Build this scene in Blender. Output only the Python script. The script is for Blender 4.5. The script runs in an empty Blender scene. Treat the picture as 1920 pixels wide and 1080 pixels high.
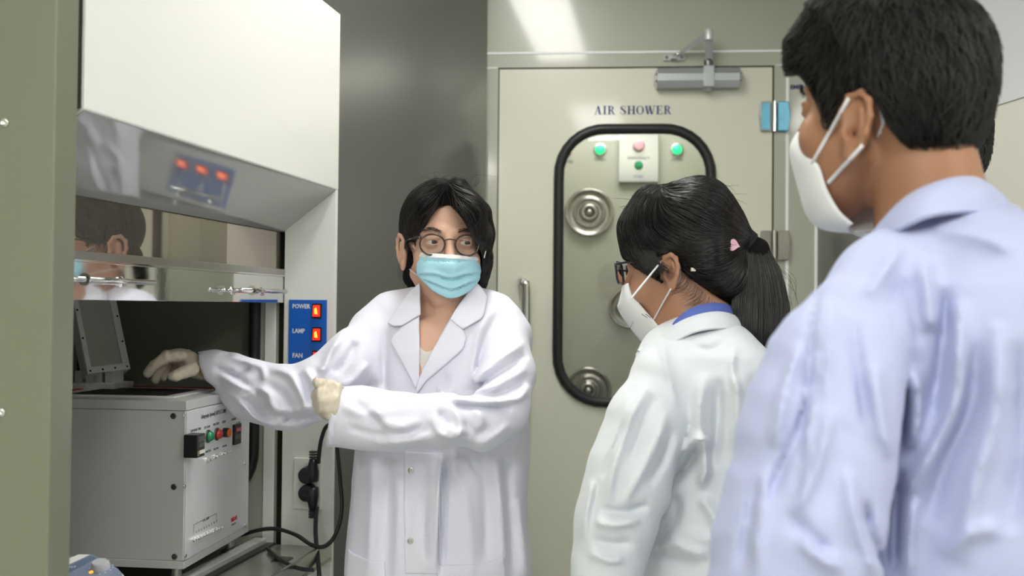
import bpy, math, random
import numpy as np
from mathutils import Vector, Matrix
random.seed(7); rng = np.random.default_rng(7)
SC = bpy.context.scene; COL = SC.collection
# ---------------------------------------------------------------- camera
F_PX, CAMZ = 1900.0, 1.33
PITCH, ROLL = math.atan(35/1900), 0.009
Fv = Vector((0, math.cos(PITCH), math.sin(PITCH)))
R0 = Vector((1, 0, 0)); U0 = Vector((0, -math.sin(PITCH), math.cos(PITCH)))
Rv = R0*math.cos(ROLL)+U0*math.sin(ROLL); Uv = U0*math.cos(ROLL)-R0*math.sin(ROLL)
CAM = Vector((0, 0, CAMZ))
cd = bpy.data.cameras.new('camera'); cam = bpy.data.objects.new('camera', cd); COL.objects.link(cam)
cd.sensor_width = 36; cd.lens = F_PX*36/1920; cd.clip_start = .05
cd.dof.use_dof = True; cd.dof.focus_distance = 1.74; cd.dof.aperture_fstop = 4.0
m = Matrix((Rv, Uv, -Fv)).transposed().to_4x4(); m.translation = CAM; cam.matrix_world = m
SC.camera = cam
# ---------------------------------------------------------------- view, world
SC.view_settings.view_transform = 'Standard'; SC.view_settings.look = 'None'
SC.view_settings.gamma = 1; SC.view_settings.use_curve_mapping = False
SC.view_settings.exposure = 0.1
W = bpy.data.worlds.new('world'); SC.world = W; W.use_nodes = True
W.node_tree.nodes['Background'].inputs[0].default_value = (.9, .95, 1, 1)
W.node_tree.nodes['Background'].inputs[1].default_value = .06
CEIL = 2.5
LAMP_POWER = 17.0
# ceiling lamp panels: (x, y, size x, size y, power factor)
LAMPS = [(-.02, 1.86, .22, 1.10, 1.15), (.05, -.35, .28, 1.15, 1.0), (1.35, -.1, .28, 1.15, 1.0), (-1.1, -.5, .28, 1.15, .7), (-1.25, -2.1, .6, 1.15, 1.9)]  # the last panel is an unseen fill lamp, added for more frontal light

YK = 1.0      # depth factor of the figure being laid out
def P(px, py, y):
    y = y*YK
    d = Fv + Rv*((px-960)/F_PX) + Uv*((540-py)/F_PX)
    return CAM + d*(y/d.y)
def ray(px, py):
    return Fv + Rv*((px-960)/F_PX) + Uv*((540-py)/F_PX)
class Frame:
    """a local frame turned clockwise by deg about z; origin on the floor"""
    def __init__(s, x, y, deg, z=0):
        a = math.radians(deg); s.a = a; s.o = Vector((x, y, z))
        s.ex = Vector((math.cos(a), -math.sin(a), 0)); s.ey = Vector((math.sin(a), math.cos(a), 0))
    def loc(s, p):
        v = p-s.o; return Vector((v.dot(s.ex), v.dot(s.ey), v.z))
    def w(s, x, y, z): return s.o+s.ex*x+s.ey*y+Vector((0, 0, z))
    def hy(s, px, py, c=0):     # pixel -> local point on plane y=c
        d = ray(px, py); t = (c-(CAM-s.o).dot(s.ey))/d.dot(s.ey); return s.loc(CAM+d*t)
    def hx(s, px, py, c=0):
        d = ray(px, py); t = (c-(CAM-s.o).dot(s.ex))/d.dot(s.ex); return s.loc(CAM+d*t)
    def hz(s, px, py, z):
        d = ray(px, py); t = (z-CAM.z)/d.z; return s.loc(CAM+d*t)
# ---------------------------------------------------------------- materials
def mat(name, col, rough=.5, metal=0, bump=0, bscale=200, var=0, vscale=3, stretch=(1, 1, 1), emit=None, es=0, alpha=1, trans=0, coat=0, spec=.5, sub=0, ior=1.45):
    m = bpy.data.materials.new(name); m.use_nodes = True; nt = m.node_tree; b = nt.nodes['Principled BSDF']
    def I(k): return b.inputs[k]
    I('Base Color').default_value = (*col, 1); I('Roughness').default_value = rough; I('Metallic').default_value = metal
    I('Specular IOR Level').default_value = spec; I('IOR').default_value = ior
    if coat: I('Coat Weight').default_value = coat; I('Coat Roughness').default_value = .08
    if trans: I('Transmission Weight').default_value = trans
    if sub: I('Subsurface Weight').default_value = sub; I('Subsurface Radius').default_value = (.010, .004, .002); I('Subsurface Scale').default_value = 1
    if emit: I('Emission Color').default_value = (*emit, 1); I('Emission Strength').default_value = es
    if alpha < 1: I('Alpha').default_value = alpha
    if bump or var:
        tc = nt.nodes.new('ShaderNodeTexCoord'); mp = nt.nodes.new('ShaderNodeMapping'); mp.inputs['Scale'].default_value = stretch
        nt.links.new(tc.outputs['Object'], mp.inputs[0])
    if bump:
        n = nt.nodes.new('ShaderNodeTexNoise'); n.inputs['Scale'].default_value = bscale; n.inputs['Detail'].default_value = 3
        bp = nt.nodes.new('ShaderNodeBump'); bp.inputs['Strength'].default_value = bump; bp.inputs['Distance'].default_value = .002
        nt.links.new(mp.outputs[0], n.inputs['Vector']); nt.links.new(n.outputs[0], bp.inputs['Height']); nt.links.new(bp.outputs[0], I('Normal'))
    if var:
        n2 = nt.nodes.new('ShaderNodeTexNoise'); n2.inputs['Scale'].default_value = vscale; n2.inputs['Detail'].default_value = 4
        mx = nt.nodes.new('ShaderNodeMix'); mx.data_type = 'RGBA'
        nt.links.new(mp.outputs[0], n2.inputs['Vector']); nt.links.new(n2.outputs[0], mx.inputs[0])
        mx.inputs[6].default_value = (*[max(0, c*(1-var)) for c in col], 1); mx.inputs[7].default_value = (*[min(1, c*(1+var)) for c in col], 1)
        nt.links.new(mx.outputs[2], I('Base Color'))
    return m
M = {}
M['wall'] = mat('cream_green_panel', (.41, .42, .34), .3, bump=.12, bscale=4, var=.03, coat=.6)
M['door'] = mat('cream_door_enamel', (.66, .66, .55), .3, bump=.12, bscale=5, var=.03, coat=.45)
M['steelwall'] = mat('grey_side_panel', (.30, .30, .28), .17, metal=.65, bump=.2, bscale=2.5, var=.05)
M['pillar'] = mat('green_grey_cabinet_paint', (.20, .205, .15), .35, bump=.03, bscale=60, coat=.15)
M['hood'] = mat('off_white_cabinet_enamel', (.86, .86, .82), .16, bump=.05, bscale=8, coat=.3)
M['hoodin'] = mat('hood_liner', (.42, .42, .36), .3)
M['mirror'] = mat('polished_steel', (.80, .80, .80), .06, metal=1, bump=.03, bscale=30)
M['steel'] = mat('brushed_steel', (.52, .52, .50), .3, metal=1, bump=.1, bscale=90, var=.1, vscale=20)
M['chrome'] = mat('chrome', (.8, .8, .78), .1, metal=1)
M['darksteel'] = mat('dark_steel', (.16, .16, .15), .35, metal=1)
M['alu'] = mat('anodised_aluminium', (.70, .71, .70), .36, metal=.35, bump=.05, bscale=300, stretch=(1, 1, 8))
M['alu2'] = mat('silver_painted_aluminium', (.80, .82, .84), .32, metal=.25)
M['black'] = mat('black_rubber', (.012, .013, .014), .42)
M['blackp'] = mat('black_plastic', (.015, .015, .017), .35)
M['void'] = mat('dark_slot', (.01, .008, .004), .8)
M['brown'] = mat('brown_gap_seal', (.055, .04, .012), .7)
M['caulk'] = mat('white_caulk', (.88, .89, .90), .35, bump=.3, bscale=30)
M['glass'] = mat('clear_glass', (1, 1, 1), .02, trans=1, ior=1.45)
M['floor'] = mat('grey_vinyl_floor', (.52, .54, .52), .3, bump=.03, bscale=80, var=.05)
M['ceil'] = mat('ceiling_panel', (.52, .53, .49), .5)
M['blue'] = mat('blue_switch_label', (.015, .13, .56), .35)
M['white'] = mat('white_print', (.85, .86, .85), .5)
M['offwhite'] = mat('white_plastic', (.86, .86, .83), .35)
M['redlit'] = mat('lit_red_rocker', (.8, .02, .01), .3, emit=(1, .03, .01), es=.75)
M['orangelit'] = mat('lit_rocker_core', (1, .3, .05), .3, emit=(1, .30, .03), es=2.2)
M['navy'] = mat('navy_print', (.025, .02, .16), .5)
M['greenlit'] = mat('lit_green_lens', (.02, .8, .25), .3, emit=(.02, .9, .30), es=.9)
M['green'] = mat('green_lens', (.005, .25, .09), .15, coat=.5)
M['red'] = mat('red_lens', (.45, .02, .025), .15, coat=.5)
M['redtrim'] = mat('red_trim', (.45, .04, .03), .5)
M['orange'] = mat('orange_cap', (.85, .16, .02), .4)
M['dark_print'] = mat('dark_print', (.05, .05, .055), .6)
M['red_print'] = mat('red_print', (.6, .05, .06), .6)
M['lamp'] = mat('lamp_diffuser', (.9, .9, .9), .5, emit=(1, .985, .94), es=LAMP_POWER)
M['hingeblue'] = mat('hinge_blue_film', (.14, .40, .56), .25, metal=.3, var=.25, vscale=40)
M['hinge'] = mat('hinge_steel', (.34, .32, .29), .3, metal=.9, var=.15, vscale=30)
M['closer'] = mat('silver_closer_paint', (.47, .49, .51), .3, metal=.6)
M['nozzle'] = mat('satin_nozzle', (.42, .41, .37), .25, metal=.9)
M['slate'] = mat('slate_blue_face', (.22, .26, .36), .4)
# ---------------------------------------------------------------- object helpers
def tag(o, label=None, cat=None, group=None, kind=None):
    if label: o['label'] = label
    if cat: o['category'] = cat
    if group: o['group'] = group
    if kind: o['kind'] = kind
    return o
def empty(name, loc=(0, 0, 0), rz=0, label=None, cat=None, group=None, kind=None, fr=None):
    o = bpy.data.objects.new(name, None); COL.objects.link(o); o.empty_display_size = .05
    if fr is not None: o.location = fr.o; o.rotation_euler = (0, 0, -fr.a)
    else: o.location = loc; o.rotation_euler = (0, 0, rz)
    return tag(o, label, cat, group, kind)
def add(name, V, Fc, m, parent=None, smooth=False, bevel=0, angle=None):
    me = bpy.data.meshes.new(name); me.from_pydata([tuple(v) for v in V], [], [tuple(f) for f in Fc]); me.update()
    if isinstance(m, str): m = M[m]
    me.materials.append(m)
    if smooth:
        me.polygons.foreach_set('use_smooth', [True]*len(me.polygons))
    o = bpy.data.objects.new(name, me); COL.objects.link(o)
    if smooth and angle: me.set_sharp_from_angle(angle=math.radians(angle))
    if parent: o.parent = parent
    if bevel:
        b = o.modifiers.new('bevel', 'BEVEL'); b.width = bevel; b.segments = 2; b.limit_method = 'ANGLE'; b.angle_limit = .6
    return o
class MB:
    def __init__(s): s.v = []; s.f = []
    def box(s, x0, x1, y0, y1, z0, z1):
        n = len(s.v); s.v += [(x, y, z) for x in (x0, x1) for y in (y0, y1) for z in (z0, z1)]
        s.f += [tuple(n+i for i in q) for q in ((0, 1, 3, 2), (4, 6, 7, 5), (0, 4, 5, 1), (2, 3, 7, 6), (0, 2, 6, 4), (1, 5, 7, 3))]; return s
    def hexa(s, a, b):      # two quads of 4 points
        n = len(s.v); s.v += [tuple(p) for p in a]+[tuple(p) for p in b]
        s.f += [(n+3, n+2, n+1, n), (n+4, n+5, n+6, n+7)]+[(n+i, n+(i+1) % 4, n+4+(i+1) % 4, n+4+i) for i in range(4)]; return s
    def prism(s, poly, axis, a, b):     # poly: 2d points, extruded on axis from a to b
        n = len(s.v); k = len(poly)
        def q(p, t):
            return (t, p[0], p[1]) if axis == 0 else (p[0], t, p[1]) if axis == 1 else (p[0], p[1], t)
        s.v += [q(p, a) for p in poly]+[q(p, b) for p in poly]
        s.f += [tuple(n+i for i in range(k))[::-1], tuple(n+k+i for i in range(k))]+[(n+i, n+(i+1) % k, n+k+(i+1) % k, n+k+i) for i in range(k)]; return s
    def tube(s, pts, r, k=10, closed=False, cap=True):
        pts = [Vector(p) for p in pts]; N = len(pts); n0 = len(s.v)
        rr = r if isinstance(r, (list, tuple)) else [r]*N
        up = None
        for i in range(N):
            a = pts[(i-1) % N] if (closed or i > 0) else pts[i]; b = pts[(i+1) % N] if (closed or i < N-1) else pts[i]
            t = (b-a).normalized()
            if up is None:
                up = t.orthogonal().normalized()
            up = (up-t*up.dot(t)); up = up.normalized() if up.length > 1e-6 else t.orthogonal().normalized()
            w = t.cross(up)
            for j in range(k):
                an = 2*math.pi*j/k; s.v.append(tuple(pts[i]+(up*math.cos(an)+w*math.sin(an))*rr[i]))
        for i in range(N if closed else N-1):
            i2 = (i+1) % N
            for j in range(k):
                s.f.append((n0+i*k+j, n0+i*k+(j+1) % k, n0+i2*k+(j+1) % k, n0+i2*k+j))
        if cap and not closed:
            s.f.append(tuple(n0+j for j in range(k))[::-1]); s.f.append(tuple(n0+(N-1)*k+j for j in range(k)))
        return s
    def lathe(s, prof, c, ax, k=24):     # prof: (radius, height along ax)
        ax = Vector(ax).normalized(); u = ax.orthogonal().normalized(); w = ax.cross(u); c = Vector(c); n0 = len(s.v); N = len(prof)
        for r, h in prof:
            for j in range(k):
                an = 2*math.pi*j/k; s.v.append(tuple(c+ax*h+(u*math.cos(an)+w*math.sin(an))*r))
        for i in range(N-1):
            for j in range(k): s.f.append((n0+i*k+j, n0+i*k+(j+1) % k, n0+(i+1)*k+(j+1) % k, n0+(i+1)*k+j))
        s.f.append(tuple(n0+j for j in range(k))[::-1]); s.f.append(tuple(n0+(N-1)*k+j for j in range(k))); return s
    def o(s, name, m, parent=None, smooth=False, bevel=0, angle=None): return add(name, s.v, s.f, m, parent, smooth, bevel, angle)
def catmull(pts, n=8):
    pts = [Vector(p) for p in pts]; out = []
    for i in range(len(pts)-1):
        p0 = pts[max(i-1, 0)]; p1 = pts[i]; p2 = pts[i+1]; p3 = pts[min(i+2, len(pts)-1)]
        for j in range(n):
            t = j/n; out.append(.5*((2*p1)+(p2-p0)*t+(2*p0-5*p1+4*p2-p3)*t*t+(3*p1-p0-3*p2+p3)*t**3))
    out.append(pts[-1]); return out
def text(name, s, size, loc, rot, m, parent, bold=0, ext=.0002, al='LEFT', sx=1):
    c = bpy.data.curves.new(name, 'FONT'); c.body = s; c.size = size; c.extrude = ext; c.offset = bold; c.align_x = al; c.resolution_u = 2
    c.materials.append(M[m]); o = bpy.data.objects.new(name, c); COL.objects.link(o); o.parent = parent
    o.location = loc; o.rotation_euler = rot; o.scale = (sx, 1, 1); return o
PI = math.pi
# ================================================================ room
WF = Frame(0, 0, 4.2)           # the end wall's frame
c0 = P(1190, 560, 3.0); WF.o = Vector((c0.x, c0.y, 0))
corner = WF.hy(886, 500); WF.o = WF.w(corner.x, 0, 0)    # origin: the corner left of the door
uL, uR = WF.hy(933, 300).x, WF.hy(1451, 300).x
zT = WF.hy(1190, 125).z
uE = WF.hy(1531, 450).x
zC = WF.hy(1190, 98).z; uC1 = WF.hy(912, 50).x; uC2 = WF.hy(1476, 300).x
TH = .06
wb = empty('wall_back', fr=WF, kind='structure')
MB().box(-.9, uL, 0, TH, 0, CEIL).box(uR, uE, 0, TH, 0, CEIL).box(uL, uR, 0, TH, zT, CEIL).o('wall_back_shell', 'wall', wb)
tr = lambda *b: MB().box(*b)
w = .0055
for i, b in enumerate([(uC1-w*.6, uC1+w*.6, zC, CEIL), (0, uC2, zC-w*.6, zC+w*.6), (uC2-w*.8, uC2+w*.8, 0, zC), (0, uL-.004, zT-.003, zT+.001), (uR+.004, uC2, zT-.001, zT+.002)]):
    tr(b[0], b[1], -.0025, .004, b[2], b[3]).o('caulk_seam', 'caulk', wb, bevel=.001)
MB().box(-.008, .0065, -.012, .004, 0, CEIL).o('caulk_seam', 'caulk', wb, bevel=.002)
MB().box(uE-.006, uE+.004, -.004, .004, 0, CEIL).o('caulk_seam', 'caulk', wb, bevel=.002)
# side wall on the left, running towards the camera behind the fume hood
A = WF.o.copy(); B = Vector((-.66, 1.25, 0)); C2 = Vector((-1.75, -.9, 0))
def wallseg(name, a, b, m, th=.05, z1=None, flip=1, parent=None):
    d = (b-a).normalized(); n = Vector((-d.y, d.x, 0))*flip*th; q = [a, b, b+n, a+n]
    o = MB().hexa([(p.x, p.y, 0) for p in q], [(p.x, p.y, z1 or CEIL) for p in q]).o(name, m, parent)
    if not parent: tag(o, kind='structure')
    return o
H_B = Vector((-.62, 2.42, 0))
wallseg('wall_left', A, H_B, 'steelwall', flip=1)
wallseg('wall_left_near', H_B+Vector((-.75, .15, 0)), Vector((-1.9, -3.4, 0)), 'wall', flip=1)
wallseg('wall_left_return', H_B, H_B+Vector((-.75, .15, 0)), 'wall', flip=1)
E = WF.w(uE, 0, 0); E2 = Vector((1.42, .9, 0)); E3 = Vector((2.0, -3.4, 0))
wr = empty('wall_right', kind='structure')
def seg2(a, b, z0, z1, m, th=.05, off=0):
    d = (b-a).normalized(); n = Vector((d.y, -d.x, 0)); n = -n if n.x < 0 else n
    q = [a-n*off, b-n*off, b+n*th, a+n*th]
    return MB().hexa([(p.x, p.y, z0) for p in q], [(p.x, p.y, z1) for p in q])
K = E.lerp(E2, .30)
M['rightsteel'] = mat('grey_blue_side_panel', (.84, .87, .90), .2, metal=.25, bump=.1, bscale=4)
M['rightcream'] = mat('cream_side_panel', (.78, .77, .68), .3, bump=.1, bscale=4)
seg2(E, K, 0, CEIL, 'wall').o('dark_panel', 'steelwall', wr)
_n = (E3-K).cross(Vector((0, 0, 1))); _d = ray(1895, 190); zR = (CAM+_d*((K-CAM).dot(_n)/_d.dot(_n))).z
seg2(K, E3, 0, zR, 'wall').o('lower_panel', 'rightcream', wr)
seg2(K, E3, zR, CEIL, 'wall', off=.004).o('upper_panel', 'rightsteel', wr)
wallseg('wall_front', Vector((-1.9, -3.4, 0)), Vector((2.0, -3.4, 0)), 'wall', flip=-1)
tag(MB().box(-2.1, 2.3, -3.6, 4.3, -.05, 0).o('floor', 'floor'), kind='structure')
tag(MB().box(-2.1, 2.3, -3.6, 4.3, CEIL, CEIL+.05).o('ceiling', 'ceil'), kind='structure')
for i, (x, y, sx, sy, pf) in enumerate(LAMPS):
    o = empty('ceiling_light', (x, y, CEIL), label='flush fluorescent ceiling light '+['over the air shower door', 'above the photographer', 'by the right wall', 'above the near end of the fume cupboard', 'at the back of the room behind the photographer'][i], cat='ceiling light', group='ceiling lights out of the frame')
    MB().box(-sx/2-.02, sx/2+.02, -sy/2-.02, sy/2+.02, -.012, 0).o('light_frame', 'white', o, bevel=.003)
    mm = M['lamp'].copy(); mm.node_tree.nodes['Principled BSDF'].inputs['Emission Strength'].default_value = LAMP_POWER*pf
    MB().box(-sx/2, sx/2, -sy/2, sy/2, -.016, -.0125).o('diffuser', mm, o)
# ---------------------------------------------------------------- the air shower door
def rr_pts(cx, cz, hw, hh, r, angs):
    out = []
    for a in angs:
        dx, dz = math.cos(a), math.sin(a)
        lo, hi = 0, hw+hh
        for _ in range(40):
            md = (lo+hi)/2; x, z = abs(dx*md), abs(dz*md)
            qx, qz = max(x-(hw-r), 0), max(z-(hh-r), 0)
            ins = x <= hw and z <= hh and (qx*qx+qz*qz <= r*r)
            if ins: lo = md
            else: hi = md
        out.append((cx+dx*lo, cz+dz*lo))
    return out
def plate_hole(x0, x1, z0, z1, hc, y0, y1, N=96):
    cx, cz, hw, hh, r = hc
    angs = sorted([2*PI*i/N for i in range(N)]+[math.atan2(z-cz, x-cx) % (2*PI) for x in (x0, x1) for z in (z0, z1)])
    inn = rr_pts(cx, cz, hw, hh, r, angs); out = []
    for a in angs:
        dx, dz = math.cos(a), math.sin(a); ts = []
        if dx > 1e-9: ts.append((x1-cx)/dx)
        if dx < -1e-9: ts.append((x0-cx)/dx)
        if dz > 1e-9: ts.append((z1-cz)/dz)
        if dz < -1e-9: ts.append((z0-cz)/dz)
        t = min(ts); out.append((cx+dx*t, cz+dz*t))
    n = len(angs); b = MB()
    for y in (y0, y1):
        b.v += [(p[0], y, p[1]) for p in inn]+[(p[0], y, p[1]) for p in out]
    for i in range(n):
        j = (i+1) % n
        b.f += [(i, j, n+j, n+i), (2*n+i, 3*n+i, 3*n+j, 2*n+j), (i, 2*n+i, 2*n+j, j), (n+i, n+j, 3*n+j, 3*n+i)]
    return b
door = empty('door_1', fr=WF, kind='structure', label='cream enamelled air shower door with a round-cornered window')
a0 = WF.hy(1046, 500).x; a1 = WF.hy(1333, 320).x; b1 = WF.hy(1190, 242).z; b0 = WF.hy(1150, 755).z
hc = ((a0+a1)/2, (b0+b1)/2, (a1-a0)/2, (b1-b0)/2, .135)
plate_hole(uL+.004, uR-.006, .012, zT-.006, hc, -.004, .042).o('door_leaf', 'door', door)
for _b in ((uL+.0002, uL+.0038, .01, zT-.006), (uR-.0058, uR-.0002, .01, zT-.006), (uL, uR, zT-.0058, zT-.0002)): MB().box(_b[0], _b[1], .004, .03, _b[2], _b[3]).o('gap_seal', 'brown', door)
angs = [2*PI*i/96 for i in range(96)]
MB().tube([(p[0], -.008, p[1]) for p in rr_pts(hc[0], hc[1], hc[2]-.001, hc[3]-.001, hc[4], angs)], .0155, 12, closed=True).o('window_gasket', 'black', door, smooth=True)
gp = rr_pts(hc[0], hc[1], hc[2], hc[3], hc[4], angs)
MB().prism(gp, 1, .004, .009).o('window_pane', 'glass', door)
# serif lettering AIR SHOWER (built stroke by stroke)
def serif(s, x0, x1, z0, z1, y, parent, m):
    Wd = {'A': 1.0, 'I': .5, 'R': .98, 'S': .78, 'H': 1.05, 'O': .98, 'W': 1.3, 'E': .88, ' ': .45, 'N': 1.05, 'T': .9, 'C': .9, 'Y': 1.0, 'G': 1, 'M': 1.2}
    tot = sum(Wd[c] for c in s)+.07*(len(s)-1); k = (x1-x0)/tot; h = z1-z0; x = 0; b = MB()
    def q(pts): b.prism([(x0+(x+px)*k, z0+pz*h) for px, pz in pts], 1, y, y-.0006)
    def bar(ax, az, bx, bz, wd): q([(ax, az), (ax+wd, az), (bx+wd, bz), (bx, bz)])
    def arc(cx, cz, rx, rz, a0, a1, t0, t1, n=14):
        for i in range(n):
            aa = [math.radians(a0+(a1-a0)*(i+j)/n) for j in (0, 1)]
            ww = [t0+(t1-t0)*abs(math.cos(a)) for a in aa]
            q([(cx+rx*math.cos(aa[0]), cz+rz*math.sin(aa[0])), (cx+rx*math.cos(aa[1]), cz+rz*math.sin(aa[1])),
               (cx+(rx-ww[1])*math.cos(aa[1]), cz+(rz-t0)*math.sin(aa[1])), (cx+(rx-ww[0])*math.cos(aa[0]), cz+(rz-t0)*math.sin(aa[0]))])
    T, t, sf = .21, .07, .06
    for c in s:
        w_ = Wd[c]
        if c == 'A':
            bar(.1, 0, .45, 1, .08); bar(.62, 0, .38, 1, .22); bar(.25, .3, .25, .36, .4); bar(0, 0, 0, sf, .3); bar(.52, 0, .52, sf, .46)
        if c in 'IRHE':
            bar(.13, 0, .13, 1, T); bar(.02, 0, .02, sf, .43); bar(.02, 1-sf, .02, 1, .43)
        if c == 'H':
            bar(.72, 0, .72, 1, T); bar(.61, 0, .61, sf, .43); bar(.61, 1-sf, .61, 1, .43); bar(.3, .48, .3, .55, .45)
        if c == 'E':
            bar(.3, 0, .3, sf, .5); bar(.3, 1-sf, .3, 1, .48); bar(.3, .48, .3, .55, .28); bar(.74, 0, .78, .28, .06); bar(.72, .74, .72, 1, .06); bar(.55, .38, .55, .66, .05)
        if c == 'R':
            arc(.4, .745, .36, .255, 90, -90, sf, T, 12); bar(.3, 1-sf, .3, 1, .12); bar(.3, .49, .3, .55, .12); bar(.68, 0, .4, .5, .2); bar(.68, 0, .68, sf, .28)
        if c == 'O': arc(.48, .5, .47, .51, 0, 360, sf, T, 24)
        if c == 'S':
            arc(.37, .75, .33, .26, 60, 255, sf, .17, 12); arc(.37, .27, .36, .28, 80, -120, sf, .19, 12); bar(.62, .68, .62, .98, .06); bar(.03, .02, .03, .32, .06)
            q([(.12, .68), (.3, .74), (.66, .36), (.5, .28)])
        if c == 'W':
            bar(.28, 0, .06, 1, .22); bar(.4, 0, .58, 1, .08); bar(.75, 0, .5, 1, .22); bar(.88, 0, 1.14, 1, .08); bar(0, 1-sf, 0, 1, .36); bar(.44, 1-sf, .44, 1, .36); bar(1.0, 1-sf, 1.0, 1, .32)
        x += w_+.07
    return b.o('lettering', m, parent)
l0, l1 = WF.hy(1114, 214).x, WF.hy(1259, 214).x
serif('AIR SHOWER', l0, l1, WF.hy(1190, 215).z, WF.hy(1190, 199).z, -.0042, door, 'navy')
# pull handle
hx_, hz1, hz0 = WF.hy(987, 530).x, WF.hy(987, 528).z, WF.hy(987, 790).z
pts = catmull([(hx_-.012, 0, hz1-.005), (hx_-.012, -.03, hz1+.002), (hx_-.004, -.052, hz1-.008), (hx_+.002, -.055, hz1-.04), (hx_+.002, -.055, hz0+.04), (hx_-.004, -.052, hz0+.008), (hx_-.012, -.03, hz0), (hx_-.012, 0, hz0+.005)], 7)
MB().tube(pts, .0135, 14).o('pull_handle', 'chrome', door, smooth=True)
# hinges
for k, (py0, py1, mm) in enumerate([(192, 247, 'hingeblue'), (433, 488, 'hinge')]):
    x0, x1 = WF.hy(1423, py0).x, WF.hy(1480, py0).x; z1, z0 = WF.hy(1450, py0).z, WF.hy(1450, py1).z; xc = WF.hy(1449.5, py0).x
    h = MB().prism([(x0+.004, z0), (xc-.008, z0), (xc-.008, z1), (x0+.004, z1), (x0-.0005, (z0+z1)/2)], 1, -.014, 0).o('hinge', 'hinge', door, bevel=.002)
    MB().box(x0+.0045, xc-.010, -.0155, -.0135, z0+.004, z1-.004).o('hinge_leaf', mm, h, bevel=.002)
    MB().prism([(xc+.012, z0), (x1-.004, z0), (x1+.0005, (z0+z1)/2), (x1-.004, z1), (xc+.012, z1)], 1, -.016, -.001).o('hinge_leaf', mm, h, bevel=.002)
    MB().tube([(xc+.002, -.012, z0-.001), (xc+.002, -.012, z1+.001)], .0065, 14).o('hinge_pin', 'chrome', h, smooth=True, angle=40)
# door closer
q0, q1 = WF.hy(1225, 150), WF.hy(1389, 150); zc0, zc1 = WF.hy(1300, 169).z, WF.hy(1300, 132).z; zm = (zc0+zc1)/2
cl = empty('door_closer', tuple(WF.w(q0.x, 0, zm)), -WF.a, label='silver hydraulic door closer with folding arm at the top of the air shower door', cat='door closer')
L = q1.x-q0.x; hh = (zc1-zc0)/2
prof = [(-.004, -hh), (-.036, -hh), (-.046, -hh*.35), (-.046, hh*.35), (-.036, hh), (-.004, hh)]
MB().prism(prof, 0, .009, L-.009).o('closer_body', 'closer', cl, bevel=.001)
for s_, xa, xb in ((0, 0, .009), (1, L, L-.009)):
    c_ = MB(); a_ = [(y*.6-.003, z*.45) for y, z in prof]; n = len(prof)
    c_.v = [(xa, y, z) for y, z in a_]+[(xb, y, z) for y, z in prof]; c_.f = [tuple(range(n)), tuple(range(n, 2*n))]+[(i, (i+1) % n, n+(i+1) % n, n+i) for i in range(n)]
    o = c_.o('end_cap', 'alu', cl)
    for zz in (-.011, .009):
        xs = .006 if s_ == 0 else L-.006
        MB().lathe([(.003, 0), (.003, .006)], (xs, -.040, zz), (0, -1, 0), 10).o('adjusting_screw', 'darksteel', o)
xp = WF.hy(1326, 150).x-q0.x
MB().box(xp-.016, xp+.016, -.050, -.01, -hh-.001, hh+.004).o('pinion_housing', 'closer', cl, bevel=.003)
MB().lathe([(.013, 0), (.015, .004), (.011, .009)], (xp, -.028, -hh), (0, 0, -1), 18).o('pinion_cap', 'closer', cl, smooth=True)
zt = WF.hy(1324, 70).z-zm
MB().lathe([(.013, 0), (.013, .02), (.01, .03)], (xp, -.028, hh), (0, 0, 1), 18).o('pinion_shaft', 'darksteel', cl)
# folded arm: a broad bar rising from the pinion, an elbow, a slim bar back to the bracket
ax, az = xp-.003, zt
main = MB().hexa([(xp-.011, -.036, hh+.02), (xp+.012, -.036, hh+.02), (xp+.012, -.028, hh+.02), (xp-.011, -.028, hh+.02)], [(ax-.011, -.075, az-.02), (ax+.009, -.075, az-.02), (ax+.009, -.067, az-.02), (ax-.011, -.067, az-.02)]).o('main_arm', 'closer', cl, bevel=.001)
MB().lathe([(.0115, 0), (.0115, .028), (.009, .031)], (ax-.001, -.071, az-.026), (0, 0, 1), 18).o('elbow_joint', 'alu', cl, smooth=True, angle=40)
bx_ = WF.hy(1264, 106).x-q0.x; bz_ = WF.hy(1264, 107).z-zm
MB().hexa([(ax-.01, -.074, az-.026), (ax-.01, -.068, az-.026), (ax-.01, -.068, az-.004), (ax-.01, -.074, az-.004)], [(bx_+.02, -.026, bz_+.003), (bx_+.02, -.020, bz_+.003), (bx_+.02, -.020, bz_+.018), (bx_+.02, -.026, bz_+.018)]).o('fore_arm', 'closer', cl, bevel=.001)
MB().tube([(bx_+.026, -.024, bz_+.012), (bx_-.008, -.018, bz_-.004)], .004, 8).o('arm_rod', 'chrome', cl, smooth=True)
br = MB().box(bx_-.032, bx_+.032, -.007, .0, bz_-.012, bz_+.008).box(bx_-.012, bx_+.006, -.022, -.006, bz_-.010, bz_-.002).o('arm_bracket', 'closer', cl, bevel=.002)
for dx in (-.022, .022): MB().lathe([(.0055, 0), (.004, .003)], (bx_+dx, -.007, bz_-.002), (0, -1, 0), 12).o('screw', 'darksteel', br)
# EX sign sliver to the right of the frame
text('notice_lettering', 'EMERGENCY', .017, (uC2+.008, -.001, WF.hy(1482, 167).z), (PI/2, 0, 0), 'navy', wb, bold=.0006)
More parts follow.
